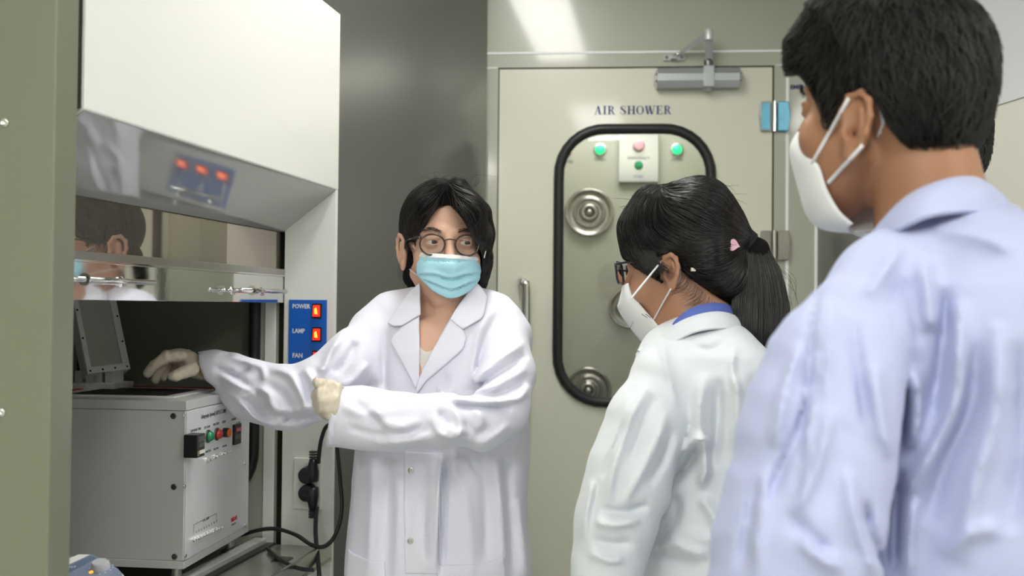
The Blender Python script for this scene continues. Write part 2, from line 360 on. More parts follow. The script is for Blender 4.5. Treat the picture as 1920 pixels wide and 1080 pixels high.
# ---------------------------------------------------------------- the chamber behind the window
CY = .62
ch = empty('wall_chamber', fr=WF, kind='structure')
MB().box(-.45, 1.35, CY, CY+.03, 0, 2.3).o('chamber_back_wall', 'wall', ch)
MB().box(-.10, -.07, TH, CY, 0, 2.3).box(.98, 1.01, TH, CY, 0, 2.3).o('chamber_side_wall', 'wall', ch)
MB().box(-.10, 1.01, TH, CY, 2.2, 2.23).o('chamber_ceiling', 'ceil', ch)
lc = empty('chamber_light', tuple(WF.w(.45, .33, 2.2)), -WF.a, label='slim lamp on the air shower chamber ceiling, out of view', cat='ceiling light')
_m = M['lamp'].copy(); _m.node_tree.nodes['Principled BSDF'].inputs['Emission Strength'].default_value = LAMP_POWER*1.0
MB().box(-.22, .22, -.09, .09, -.02, 0).o('diffuser', _m, lc)
for k, (px, py, rp, lab) in enumerate([(1105, 399, 47, 'round steel air nozzle seen high behind the door window'), (1180, 577, 40, 'round steel air nozzle seen behind the door window beside the white folded mask'), (1103, 731, 44, 'darker round steel air nozzle seen at the bottom of the door window')]):
    q = WF.hy(px, py, CY); R = rp*3.55/F_PX
    n = empty('air_nozzle', tuple(WF.w(q.x, CY, q.z)), -WF.a, label=lab, cat='air nozzle', group='air nozzles in the shower chamber')
    prof = [(1, 0), (1, .012), (.93, .020), (.86, .012), (.72, .006), (.62, .010), (.58, .018), (.54, .010), (.40, .006), (.36, .022), (.22, .03), (.2, .012)]
    MB().lathe([(r*R, h) for r, h in prof], (0, 0, 0), (0, -1, 0), 40).o('nozzle_ring', 'nozzle', n, smooth=True)
    MB().lathe([(R*.16, 0), (R*.16, .016), (R*.1, .03), (R*.02, .032)], (0, -.005, 0), (0, -1, 0), 20).o('nozzle_jet', 'nozzle', n, smooth=True)
for k, (px, lab) in enumerate([(1125, 'lit green indicator lamp left of the metal button plate'), (1269.5, 'lit green indicator lamp right of the metal button plate')]):
    q = WF.hy(px, 281, CY); R = 9.5*3.62/F_PX
    n = empty('indicator_lamp', tuple(WF.w(q.x, CY, q.z)), -WF.a, label=lab, cat='indicator lamp', group='green lamps in the shower chamber')
    MB().lathe([(R*1.25, 0), (R*1.25, .005), (R*1.05, .006)], (0, 0, 0), (0, -1, 0), 20).o('bezel', 'steel', n)
    MB().lathe([(R, .005), (R*.95, .012), (R*.6, .018), (R*.1, .02)], (0, 0, 0), (0, -1, 0), 20).o('lens', 'greenlit', n, smooth=True)
    text('caption', 'OPEN', .016, (0, -.001, -.040), (PI/2, 0, 0), 'dark_print', n, al='CENTER')
q = WF.hy(1062, 285, CY)
n = empty('indicator_lamp', tuple(WF.w(q.x, CY, q.z)), -WF.a, label='unlit dull red indicator lamp half hidden by the door gasket', cat='indicator lamp')
MB().lathe([(.018, 0), (.018, .006), (.012, .016)], (0, 0, 0), (0, -1, 0), 20).o('lens', 'red', n, smooth=True)
text('caption', 'CLOSE', .016, (0, -.001, -.040), (PI/2, 0, 0), 'dark_print', n, al='CENTER')
pa, pb = WF.hy(1160, 250, CY), WF.hy(1234, 343, CY)
n = empty('button_plate', tuple(WF.w((pa.x+pb.x)/2, CY, (pa.z+pb.z)/2)), -WF.a, label='brushed metal plate with emergency button behind the door window', cat='control panel')
hw, hz = (pb.x-pa.x)/2, (pa.z-pb.z)/2
M['plate'] = mat('shiny_plate', (.78, .80, .82), .2, metal=.8, bump=.1, bscale=60)
MB().box(-hw, hw, -.022, 0, -hz, hz).o('plate', 'plate', n, bevel=.002)
MB().lathe([(.020, 0), (.021, .012), (.017, .02), (.004, .022)], (0, -.022, hz*.45), (0, -1, 0), 24).o('emergency_button', mat('pale_red_button', (.62, .36, .38), .3), n, smooth=True, angle=40)
MB().lathe([(.0155, 0), (.0155, .004), (.011, .005), (.010, .010), (.002, .011)], (0, -.022, -hz*.33), (0, -1, 0), 24).o('start_button', 'green', n, smooth=True, angle=40)
text('caption', 'EMERGENCY', .014, (0, -.0225, -.008), (PI/2, 0, 0), 'dark_print', n, al='CENTER')
text('caption', 'START', .012, (0, -.0225, -hz*.82), (PI/2, 0, 0), 'navy', n, al='CENTER')
# ================================================================ fume cupboard
hp = P(523, 1018, 2.13); HF = Frame(hp.x, hp.y, 11.0)
ZB = hp.z                                   # bench height
XF = HF.hy(629, 500).x                      # front edge of the end walls
zL = HF.hy(630, 354.7).z                    # bottom edge of the canopy front
zI = HF.hy(527.8, 432.7).z                  # inner edge of the sloped soffit
zTop = HF.hx(605, 0, XF).z
yN = HF.hx(158, 215.3, XF).y                # near end of the canopy
hood = empty('fume_cupboard', fr=HF, label='cream painted fume cupboard with raised glass sash and mirror-steel sash strip', cat='fume cupboard')
SX = -.0
# far end wall with a round-cornered window
ga0 = HF.hy(478, 760).x
wc = (ga0-.20, (HF.hy(478, 935).z+HF.hy(478, 470).z)/2, .20, (HF.hy(478, 470).z-HF.hy(478, 935).z)/2, .10)
plate_hole(-.62, -.012, ZB-.02, zI+.02, wc, 0, .03).o('far_end_liner', 'hoodin', hood)
g = MB(); g.tube([(p[0], -.006, p[1]) for p in rr_pts(*wc, angs)], .0125, 10, closed=True).o('window_gasket', 'black', hood, smooth=True)
M['darkglass'] = mat('dark_window', (.19, .195, .155), .15)
MB().prism(rr_pts(*wc, angs), 1, .006, .012).o('end_window', 'darkglass', hood)
MB().box(-.62, .09, .03, .05, .0, zTop-.02).o('far_end_back', 'hood', hood)
MB().box(.004, XF, 0, .011, 0.02, zL-.001).o('far_end_wall', 'hood', hood, bevel=.0015)
MB().box(-.0115, .0038, .012, .03, ZB-.02, zI+.02).o('sash_track', 'void', hood)
MB().box(-.036, -.0125, -.004, .001, ZB-.0, zI).o('lit_liner_patch', 'hood', hood, bevel=.001)  # off-white strip painting the bright sunlit patch on the liner
# near end wall
MB().box(-.80, XF-.001, yN-.055, yN-.012, 0.02, 2.44).o('near_end_wall', 'pillar', hood, bevel=.002)
MB().box(-.5, XF-.004, yN-.012, yN-.001, zL, 2.43).o('corner_gap', 'void', hood)
for px, py in ((10, 230), (3, 773)):
    q = HF.hy(px, py, yN-.055); MB().lathe([(.0058, 0), (.0052, .0022), (.003, .0035), (.0025, .0012)], (q.x, yN-.055, q.z), (0, -1, 0), 18).o('screw', 'chrome', hood, smooth=True)
# canopy
M['soffit'] = mat('polished_grey_soffit', (.46, .465, .46), .06, metal=.4, bump=.03, bscale=7)
cv = [(-.03, zTop+.0), (XF, zTop), (XF, zL), (.0005, zI), (-.03, zI)]
MB().prism([(-.62, zTop), (XF, zTop), (XF, zL), (0, zI), (-.62, zI)], 1, yN, .012).o('canopy', 'hood', hood, bevel=.0015)
MB().hexa([(XF-.002, yN+.001, zL-.0008), (XF-.002, -.0, zL-.0008), (.0015, -.0, zI-.0008), (.0015, yN+.001, zI-.0008)], [(XF-.002, yN+.001, zL-.003), (XF-.002, -.0, zL-.003), (.0015, -.0, zI-.003), (.0015, yN+.001, zI-.003)]).o('canopy_soffit', 'soffit', hood)
# back and lining
MB().box(-.64, -.61, yN-.01, .05, .02, zTop).o('back_panel', 'hoodin', hood)
# sash glass, bar, polished strip
zS = HF.hy(526, 567.5).z; zBt = HF.hy(524, 505).z; zBb = HF.hy(528, 519).z
M['sashglass'] = mat('reflective_sash_glass', (.56, .51, .45), .02, metal=.82)  # tan base paints a diffuse haze over the mirror reflections
sash = MB().box(-.010, -.005, yN+.002, -.004, zBb, zI+.01).o('sash_glass', 'sashglass', hood)
MB().box(-.004, .006, yN+.002, .0, zBb+.003, zBt).o('sash_bar', 'steel', hood, bevel=.001)
MB().box(-.004, .0075, yN+.002, .0, zBb, zBb+.003).o('sash_bar_lip', 'chrome', hood)
st = MB().box(.0, .003, yN+.002, .002, zS, zBb).o('sash_strip', 'mirror', hood, bevel=.0006)
def handle(pl, pr, pyr, zoff=0):
    XO = .034; a = HF.hx(pl, 530, XO); b = HF.hx(pr, pyr, XO); z = b.z
    ya, yb = a.y, b.y; L = yb-ya
    h = MB().tube([(XO, ya, z), (XO, (ya+yb)/2, z), (XO, yb, z)], .0042, 12).o('sash_handle', 'chrome', hood, smooth=True)
    for yy in (ya+.03, yb-.045): MB().tube([(.003, yy, z), (XO, yy, z)], .0036, 12).o('handle_post', 'chrome', h, smooth=True)
    for yy, xx in ((ya+.03, .006), (yb-.045, .006)):
        MB().lathe([(.009, 0), (.009, .002), (.006, .003)], (xx-.003, yy, z), (1, 0, 0), 18).o('collar', 'chrome', h, smooth=True, angle=40)
    MB().lathe([(.009, 0), (.009, .003)], (XO, ya+.044, z), (0, 1, 0), 18).o('collar', 'chrome', h, smooth=True, angle=40)
handle(120, 289, 530); handle(452, 536, 547)
# switch panel
s0, s1 = HF.hy(542.5, 562), HF.hy(612, 690)
pw = s1.x-s0.x; pn = MB().box(s0.x, s1.x, -.0025, 0, s1.z, s0.z).o('switch_label', 'blue', hood, bevel=.0005)
for t_, ty, ry in (('POWER', 573, 583), ('LAMP', 619, 627), ('FAN', 665, 671)):
    q = HF.hy(549, ty+5); text('lettering', t_, .0128, (q.x, -.0028, q.z), (PI/2, 0, 0), 'white', pn, bold=.0003, sx=.88 if t_ != 'FAN' else .95)
    q = HF.hy(595.5, ry); z = q.z
    r_ = MB().box(q.x-.0105, q.x+.0105, -.006, -.002, z-.0155, z+.0155).o('rocker_switch', 'blackp', pn, bevel=.001)
    MB().hexa([(q.x-.0078, -.006, z-.012), (q.x+.0078, -.006, z-.012), (q.x+.0078, -.006, z+.012), (q.x-.0078, -.006, z+.012)], [(q.x-.007, -.0115, z-.0115), (q.x+.007, -.0115, z-.0115), (q.x+.007, -.0075, z+.011), (q.x-.007, -.0075, z+.011)]).o('rocker', 'redlit', r_)
    MB().prism([(q.x-.002, z-.006), (q.x+.004, z-.007), (q.x+.001, z+.007), (q.x-.0025, z+.004)], 1, -.0135, -.0095).o('lit_core', 'orangelit', r_)
# socket plate
o0, o1 = HF.hy(552.5, 857), HF.hy(604, 956)
sp = MB().box(o0.x, o1.x, -.006, 0, o1.z, o0.z).o('socket_plate', 'offwhite', hood, bevel=.002)
xm = (o0.x+o1.x)/2
for t in (.25, .72): MB().lathe([(.019, 0), (.019, .003), (.016, .003)], (xm, -.006, o0.z+(o1.z-o0.z)*t), (0, -1, 0), 24).o('socket', 'offwhite', sp)
MB().lathe([(.0035, 0), (.003, .001)], (xm+.003, -.006, o0.z-.012), (0, -1, 0), 12).o('screw', 'offwhite', sp)
# bench
bench = hood
M['sill'] = mat('pale_sill', (.62, .62, .60), .3, metal=.2)
M['benchtop'] = mat('dark_steel_bench', (.42, .42, .37), .22, metal=.6, bump=.15, bscale=12, var=.25, vscale=9)
MB().box(-.61, XF-.002, yN, -.0, ZB-.03, ZB-.003).o('bench_top', 'benchtop', bench)
MB().box(-.61, XF-.004, yN, -.0, .02, ZB-.03).o('bench_base', 'hood', bench)
MB().box(-.052, -.026, yN+.002, -.002, ZB-.003, ZB+.010).o('sash_sill', 'sill', bench, bevel=.0015)
MB().box(-.024, -.006, yN+.002, -.002, ZB-.003, ZB+.001).o('ledge_reflection', 'blackp', bench)  # black strip painting the dark reflection in the steel ledge
MB().box(XF-.007, XF-.001, yN+.002, -.0, ZB-.022, ZB+.012).o('front_lip', 'steel', bench, bevel=.001)
MB().box(.045, .075, -.14, -.10, ZB-.0032, ZB-.001).o('drain_slot', 'darksteel', bench)
# ================================================================ lithography machine
mp = P(343, 1067, 1.79)
MF = Frame(mp.x, mp.y, 6.7)
zM0 = mp.z; zM1 = MF.hy(340, 752).z
q = MF.hx(463, 1000, 0); MD = q.y; MW = .385
mc = empty('mask_aligner', fr=MF, label='silver boxy exposure machine with switches on its front, on the bench', cat='machine')
tk = .017; yo = .002
MB().box(-MW, 0, 0, MD, zM0+.014, zM1-tk).o('housing', 'alu', mc, bevel=.001)
MB().box(-MW-.002, .0025, -.0025, MD+.002, zM0, zM0+.0135).o('base_plate', 'alu', mc, bevel=.001)
# top plate with an opening
tp = MB(); z0, z1 = zM1-tk+.0008, zM1
xo0, xo1, yo0, yo1 = -.25, -.065, .05, .20
tp.box(-MW-.002, xo0, -.0025, MD+.002, z0, z1).box(xo1, .0025, -.0025, MD+.002, z0, z1).box(xo0, xo1, -.0025, yo0, z0, z1).box(xo0, xo1, yo1, MD+.002, z0, z1)
top = tp.o('top_plate', 'alu', mc)
MB().box(-.300, -.288, .055, .255, z1, z1+.0035).o('red_seal', 'redtrim', top); MB().box(-.288, -.05, .245, .255, z1, z1+.0035).o('red_seal', 'redtrim', top)
MB().box(xo0-.03, xo1+.02, yo0+.0, yo1+.03, z1, z1+.003).o('stage_plate', 'alu2', top)
MB().box(xo0, xo1, yo0+.01, yo1, z1+.002, z1+.0036).o('stage_opening', 'void', top)
# front panel
MB().box(.0, .003, .002, MD-.002, zM0+.0145, zM1-tk-.0015).o('front_panel', 'alu2', mc, bevel=.0008)
def fp(px, py): return MF.hx(px, py, .003)
RX = (PI/2, 0, PI/2)
for px, py in ((344.5, 780), (345.5, 912), (347, 1042), (458.5, 869), (459, 985), (456, 760)):
    q = fp(px, py); MB().lathe([(.0038, 0), (.0034, .0018), (.0016, .0012)], (.003, q.y, q.z), (1, 0, 0), 14).o('screw', 'chrome', mc, smooth=True)
for px, py in ((325, 780), (326, 913), (327, 1044)):
    q = MF.hy(px, py, 0); MB().lathe([(.0055, 0), (.0045, .0018), (.0022, .0006)], (q.x, 0, q.z), (0, -1, 0), 18).o('screw', 'darksteel', mc, smooth=True)
q = fp(377, 783); q2 = fp(431, 771)
t = text('lettering', 'Lithography System(LABSYS LT-1000)', .0105, (.0032, q.y, q.z-.002), RX, 'dark_print', mc); t.scale = ((q2.y-q.y)/.190, 1, 1)
def cap(px, py, s, size=.0065):
    q = fp(px, py); text('caption', s, size, (.0032, q.y, q.z), RX, 'dark_print', mc, al='CENTER')
cap(367, 808, 'EXPOSURE TIME', .006); cap(388, 803, 'UV LAMP'); cap(405, 797, 'VACUUM'); cap(420, 793, 'START'); cap(438, 788, 'POWER')
cap(390, 848, 'SHUTTER', .0055); cap(405, 843, 'VACUUM', .0055); cap(421, 838, 'MOTOR', .0055)
# counter
a_, b_ = fp(358.5, 815.5), fp(371, 858); c_ = fp(372, 813)
x1 = .028; f0 = MF.hx(370, 816, x1); f1 = MF.hx(384.5, 812, x1); zt_, zb_ = f0.z, MF.hx(370, 859, x1).z
ct = MB().box(.003, x1, f0.y, f1.y, zb_, zt_).o('timer_counter', 'blackp', mc, bevel=.001)
W_, H_ = f1.y-f0.y, zt_-zb_
M['lcd'] = mat('lcd_grey', (.10, .10, .10), .3); M['amber'] = mat('amber_print', (.45, .25, .08), .5)
MB().box(x1, x1+.0006, f0.y+W_*.15, f1.y-W_*.08, zb_+H_*.66, zb_+H_*.90).o('display', 'lcd', ct)
MB().box(x1, x1+.0006, f0.y+W_*.25, f1.y-W_*.1, zb_+H_*.44, zb_+H_*.60).o('display', 'lcd', ct)
for i in range(4):
    MB().box(x1, x1+.0015, f0.y+W_*(.28+.16*i), f0.y+W_*(.40+.16*i), zb_+H_*.14, zb_+H_*.30).o('key', 'white', ct, bevel=.0003)
MB().box(x1, x1+.0006, f0.y+W_*.08, f0.y+W_*.22, zb_+H_*.08, zb_+H_*.28).o('key', 'amber', ct)
for px, py, m_, r in ((389, 818, 'green', .0105), (405.5, 814, 'red', .0105)):
    q = fp(px, py); l = MB().lathe([(r*1.15, 0), (r*1.15, .003), (r*.95, .0035)], (.003, q.y, q.z), (1, 0, 0), 20).o('lamp_bezel', 'darksteel', mc)
    MB().lathe([(r*.92, .003), (r*.9, .007), (r*.6, .0115), (r*.1, .013)], (.003, q.y, q.z), (1, 0, 0), 20).o('lamp_lens', m_, l, smooth=True)
q = fp(419.5, 811); l = MB().lathe([(.009, 0), (.009, .010)], (.003, q.y, q.z), (1, 0, 0), 20).o('button_collar', 'blackp', mc)
MB().lathe([(.0078, .0), (.0078, .003)], (.013, q.y, q.z), (1, 0, 0), 20).o('push_button', 'orange', l)
a_, b_ = fp(433, 797), fp(447, 832)
pk = MB().box(.003, .006, a_.y, b_.y, b_.z, a_.z+.003).o('breaker_frame', 'chrome', mc, bevel=.0005)
MB().box(.006, .010, a_.y+.003, b_.y-.003, b_.z+.002, a_.z).o('breaker', 'blackp', pk, bevel=.0006)
MB().box(.010, .0115, a_.y+.007, b_.y-.007, (a_.z*.75+b_.z*.25)-.004, (a_.z*.75+b_.z*.25)+.004).o('breaker_window', 'red', pk)
MB().box(.010, .0105, a_.y+.006, b_.y-.006, (a_.z*.4+b_.z*.6)-.004, (a_.z*.4+b_.z*.6)+.005).o('breaker_label', 'lcd', pk)
def toggle(px, py, s=1):
    q = fp(px, py); y, z = q.y, q.z
    t = MB().lathe([(.0045*s, 0), (.0045*s, .002), (.003*s, .0022), (.003*s, .007*s)], (.003, y, z), (1, 0, 0), 12).o('toggle_switch', 'chrome', mc, smooth=True, angle=40)
    MB().tube([(.008*s, y, z), (.017*s, y-.002, z+.004*s), (.019*s, y-.002, z+.0045*s)], [.0017*s, .0024*s, .0012*s], 10).o('toggle_lever', 'chrome', t, smooth=True)
for px, py in ((388, 862), (403.5, 855.5), (419, 849.5)): toggle(px, py)
for i in range(9):
    t = i/8; toggle(362+(407-362)*t, 1012+(991-1012)*t, .85)
for i in range(9):
    t = i/8; cap(368+(406-368)*t, 999.5+(979.5-999.5)*t, str(i+1), .006)
qa, qb = fp(363, 982.5), fp(406, 963.5); zz = (qa.z+qb.z)/2
MB().box(.003, .0032, qa.y, qa.y+.0008, zz-.018, zz).o('printed_line', 'dark_print', mc); MB().box(.003, .0032, qb.y, qb.y+.0008, zz-.018, zz).o('printed_line', 'dark_print', mc)
MB().box(.003, .0032, qa.y+.0008, qa.y*.62+qb.y*.38, zz-.0008, zz).o('printed_line', 'dark_print', mc); MB().box(.003, .0032, qa.y*.35+qb.y*.65, qb.y, zz-.0008, zz).o('printed_line', 'dark_print', mc)
cap(386, 976, 'UV LAMP', .007)
q = fp(433, 979); text('logo', 'MIDAS', .0105, (.0032, q.y, q.z), RX, 'red_print', mc, bold=.0006)
q = fp(434, 985); text('caption', 'SYSTEM CO.', .004, (.0032, q.y, q.z-.001), RX, 'dark_print', mc)
for x, y in ((-.022, .022), (-.022, MD-.035), (-MW+.03, .022), (-MW+.03, MD-.035)):
    MB().lathe([(.016, 0), (.016, .006), (.010, .007), (.008, zM0-ZB+.003)], (x, y, ZB-.003), (0, 0, 1), 20).o('foot', 'steel', mc, smooth=True, angle=40)
# hinged lid standing open
ly = .20
def LP(px, py, y): return MF.hy(px, py, y)
BL, BR, TR_ = LP(163, 703, .17), LP(243, 693, .24), LP(203, 500, .285)
BL2 = LP(140, 700, .17)
TL_ = TR_ + (BL-BR)
n_ = (BR-BL).cross(TR_-BR).normalized()
if n_.y > 0: n_ = -n_
def quad(a, b, c, d, t0, t1): return [p+n_*t0 for p in (a, b, c, d)], [p+n_*t1 for p in (a, b, c, d)]
lid = MB().hexa(*quad(BL, BR, TR_, TL_, -.028, 0)).o('lid', 'alu', mc, bevel=.001)
u_, v_ = (BR-BL).normalized(), (TR_-BR).normalized(); Lu, Lv = (BR-BL).length, (TR_-BR).length
def LQ(a, b): return BL+u_*a+v_*b
fr_ = .014
for (a, b, c, d) in ((0, 0, Lu, fr_), (0, Lv-fr_, Lu, Lv), (0, fr_, fr_*.7, Lv-fr_), (Lu-fr_, fr_, Lu, Lv-fr_)):
    MB().hexa(*quad(LQ(a, b), LQ(c, b), LQ(c, d), LQ(a, d), 0, .005)).o('lid_frame', 'alu2', lid, bevel=.0008)
M['film'] = mat('cloudy_film', (.48, .48, .44), .25, bump=.5, bscale=25, coat=.3)
MB().hexa(*quad(LQ(fr_*.7, fr_), LQ(Lu-fr_, fr_), LQ(Lu-fr_, Lv-fr_), LQ(fr_*.7, Lv-fr_), 0, .002)).o('lid_film', 'film', lid)
for a, b in [(.006+(Lu-.012)*i/3, .006) for i in range(4)]+[(Lu-.005, .06+.055*i) for i in range(3)]+[(.004, .075+.06*i) for i in range(2)]:
    c = LQ(a, b)+n_*.005; MB().lathe([(.0022, 0), (.0018, .0008)], c, n_, 10).o('screw', 'void', lid)
for px in (158, 178, 193, 214):
    q = LP(px, 718, .21); MB().box(q.x-.009, q.x+.007, .19, .235, zM1, zM1+.036).o('hinge_block', 'alu', mc, bevel=.001)
MB().box(LP(145, 720, .2).x, LP(228, 720, .2).x, .17, .25, zM1, zM1+.014).o('hinge_rail', 'alu', mc, bevel=.001)
# ================================================================ stirrer hotplate controller at the near end
SF = Frame(0, 0, 25); sc = P(165, 1060, 1.56); SF.o = Vector((sc.x, sc.y, 0))
sk = empty('hotplate_stirrer', fr=SF, label='white stirrer hotplate with slate-blue control face and grey knob beside the exposure machine', cat='laboratory device')
zb1 = ZB-.003; th_ = math.radians(13); n2 = Vector((.06, -math.sin(th_), math.cos(th_))).normalized()
A2 = SF.loc(P(172, 1038, 1.50))
def face_hit(px, py, h=0):
    d = ray(px, py); dl = Vector((d.dot(SF.ex), d.dot(SF.ey), d.z)); c = SF.loc(CAM); t = (A2+n2*h-c).dot(n2)/dl.dot(n2); return c+dl*t
def slab(px_, h0, h1=None):
    t_ = [face_hit(x, y, h0) for x, y in px_]; b_ = [Vector((p.x, p.y, zb1)) for p in t_] if h1 is None else [p+n2*(h1-h0) for p in t_]; k = len(t_); m = MB(); m.v = [tuple(p) for p in b_+t_]
    m.f = [tuple(range(k)), tuple(range(k, 2*k))[::-1]]+[(i, k+i, k+(i+1) % k, (i+1) % k) for i in range(k)]; return m
slab([(60, 1075), (147, 1037), (171, 1037.5), (198, 1051), (224, 1066), (233, 1076), (238, 1092), (226, 1120), (80, 1180)], 0).o('casing', 'offwhite', sk, bevel=.004)
slab([(80, 1084), (171.5, 1041), (197, 1054), (221, 1068), (229, 1077), (233, 1090), (222, 1112), (90, 1150)], .0, .0022).o('control_face', 'slate', sk, bevel=.0008)
slab([(80, 1086), (171.5, 1042), (181, 1047), (84, 1098)], .0022, .0028).o('face_band', mat('dark_slate', (.13, .18, .27), .4), sk)
text('lettering', 'ics', .010, tuple(face_hit(128, 1065, .003)), (PI/2-th_-1.1, 0, .62), 'white', sk).rotation_euler = (math.radians(10), math.radians(-4), math.radians(38))
k0 = face_hit(189.5, 1069)
MB().lathe([(.0125, .002), (.0118, .012), (.0106, .0135), (.0100, .0128), (.002, .0128)], k0, n2, 30).o('knob', mat('grey_knob', (.50, .51, .52), .35), sk, smooth=True, angle=40)
k1 = face_hit(171.5, 1076); MB().lathe([(.0036, .002), (.0028, .004), (.001, .0045)], k1, n2, 14).o('indicator', mat('orange_led', (.9, .4, .05), .4, emit=(1, .45, .05), es=1.0), sk, smooth=True)
u2 = Vector((1, 0, 0)); u2 = (u2-n2*u2.dot(n2)).normalized(); v2 = n2.cross(u2)
for i in range(11):
    an = math.radians(-50+i*28); c = k0+(u2*math.cos(an)+v2*math.sin(an))*.0165
    MB().lathe([(.0009, .002), (.0009, .0026)], c, n2, 6).o('scale_dot', 'white', sk)
# ================================================================ power cables
def wp(px, py, d): return P(px, py, d)
def cable(name, pts, r, label, grp=None):
    o = empty(name, (0, 0, 0), label=label, cat='cable'); MB().tube(catmull(pts, 8), r, 10).o('cord', 'blackp', o, smooth=True); return o
def plug(o, px, py, up):
    q = HF.hy(px, py); c = HF.w(q.x, -.008, q.z); nrm = -HF.ey; s = 1 if up else -1
    b = MB().lathe([(.018, 0), (.018, .012), (.0165, .022), (.008, .026), (.004, .0245)], c, nrm, 24).o('plug', 'blackp', o, smooth=True, angle=50)
    e = HF.ex; a = c+nrm*.012+e*.009; t = Vector((0, 0, s))
    b2 = MB().tube([a-t*.012+e*.002, a+t*.006+e*.002, a+t*.024+e*.003, a+t*.034+e*.003], [.0125, .0135, .0095, .0075], 12).o('plug_tail', 'blackp', b, smooth=True)
    for i in range(3): MB().lathe([(.0085, 0), (.0085, .003)], a+t*(.036+.0055*i)+e*.003, t, 12).o('strain_relief', 'blackp', b)
    return a+t*.036+e*.003
o = cable('power_cable', [wp(597, 868, 2.095), wp(599, 845, 2.085), wp(603, 822, 2.075), wp(612, 800, 2.06), wp(626, 800, 2.05), wp(632, 840, 2.05), wp(638, 900, 2.05), wp(641, 955, 2.04), wp(630, 1000, 2.03), wp(610, 1024, 2.03), wp(585, 1022, 2.04), wp(555, 1003, 2.06), wp(520, 992, 2.09), wp(490, 993, 2.10), wp(455, 1002, 2.11), wp(430, 1005, 2.115)], .0042, 'black power cable looping from the upper plug to behind the silver machine')
plug(o, 583.5, 888, True)
o = cable('power_cable', [wp(594, 950, 2.095), wp(592, 975, 2.08), wp(592, 1005, 2.06), wp(596, 1045, 2.03), wp(599, 1090, 2.0), wp(600, 1180, 1.99)], .0045, 'black power cable hanging straight down from the lower plug')
plug(o, 583.5, 921, False)
o = cable('power_cable', [HF.w(*HF.hz(503, 1030, ZB+.003)), HF.w(*HF.hz(520, 1046, ZB+.003)), HF.w(*HF.hz(545, 1060, ZB+.003)), HF.w(*HF.hz(566, 1067, ZB+.003)), HF.w(*HF.hz(588, 1069, ZB+.003))], .004, 'short black cable lying across the steel bench ledge')
# ================================================================ implicit-surface modelling (for people)
f4 = np.float32
CAMn = np.array(CAM, f4); Fn, Rn, Un = [np.array(v, f4) for v in (Fv, Rv, Uv)]
def npx(p):
    v = p-CAMn; f = v@Fn
    return 960+F_PX*(v@Rn)/f, 540-F_PX*(v@Un)/f
def smin(a, b, k):
    if k <= 0: return np.minimum(a, b)
    h = np.clip(.5+.5*(b-a)/k, 0, 1); return b*(1-h)+a*h-k*h*(1-h)
def smax(a, b, k): return -smin(-a, -b, k)
BIG = f4(.5)
class Prim:
    def __init__(s, fn, lo, hi): s.fn = fn; s.lo = np.array(lo, f4); s.hi = np.array(hi, f4)
    def __call__(s, p, mg=.05):
        m = np.all((p > s.lo-mg) & (p < s.hi+mg), axis=1); d = np.full(len(p), BIG, f4)
        if m.any(): d[m] = s.fn(p[m])
        return d
def cap(a, b, ra, rb, sa=1, sb=None, ax=(0, 1, 0)):
    a = np.array(a, f4); b = np.array(b, f4); sb = sa if sb is None else sb; ax = np.array(Vector(ax).normalized(), f4); ab = b-a; L2 = max(float(ab@ab), 1e-9)
    def fn(p):
        t = np.clip(((p-a)@ab)/L2, 0, 1); v = p-a-t[:, None]*ab; r = ra+(rb-ra)*t; s = sa+(sb-sa)*t; n = v@ax
        return np.sqrt(np.maximum((v*v).sum(1)-n*n+(n/s)**2, 0))-r
    R = max(ra, rb)*max(1, sa, sb); return Prim(fn, np.minimum(a, b)-R, np.maximum(a, b)+R)
def ell(c, r, R=None):
    c = np.array(c, f4); r = np.array(r, f4); A = np.eye(3, dtype=f4) if R is None else np.array([list(x) for x in R], f4)
    def fn(p):
        q = (p-c)@A.T; k0 = np.sqrt(((q/r)**2).sum(1)); k1 = np.sqrt(((q/(r*r))**2).sum(1)); return k0*(k0-1)/np.maximum(k1, 1e-6)
    m = float(r.max()); return Prim(fn, c-m, c+m)
def chain(nodes, ax=(0, 1, 0)):     # (px, py, depth, radius px, thickness ratio)
    out = []
    for i in range(len(nodes)-1):
        a, b = nodes[i], nodes[i+1]
        out.append(cap(P(*a[:3]), P(*b[:3]), a[3]*a[2]*YK/F_PX, b[3]*b[2]*YK/F_PX, a[4] if len(a) > 4 else 1, b[4] if len(b) > 4 else 1, ax))
    return out
def loft(secs, yaw=0, pw=2.0):      # (py, pxL, pxR, depth, ry) from top to bottom
    Z = []; C = []
    for py, l, r, y, ry in secs:
        c = P((l+r)/2, py, y); Z.append(c.z); C.append((c.x, c.y, (r-l)/2*y*YK/F_PX, ry))
    Z = np.array(Z[::-1], f4); C = np.array(C[::-1], f4); ca, sa = math.cos(yaw), math.sin(yaw)
    def fn(p):
        z = p[:, 2]; cx, cy, rx, ry = [np.interp(z, Z, C[:, i]) for i in range(4)]
        dx, dy = p[:, 0]-cx, p[:, 1]-cy; x = (dx*ca+dy*sa)/rx; y = (-dx*sa+dy*ca)/ry
        k = (np.abs(x)**pw+np.abs(y)**pw)**(1/pw)
        d = (k-1)*np.minimum(rx, ry); return smax(smax(d, z-Z[-1], .02), Z[0]-z, .004).astype(f4)
    R = C[:, 2:].max(); return Prim(fn, (C[:, 0].min()-R, C[:, 1].min()-R, Z[0]), (C[:, 0].max()+R, C[:, 1].max()+R, Z[-1]))
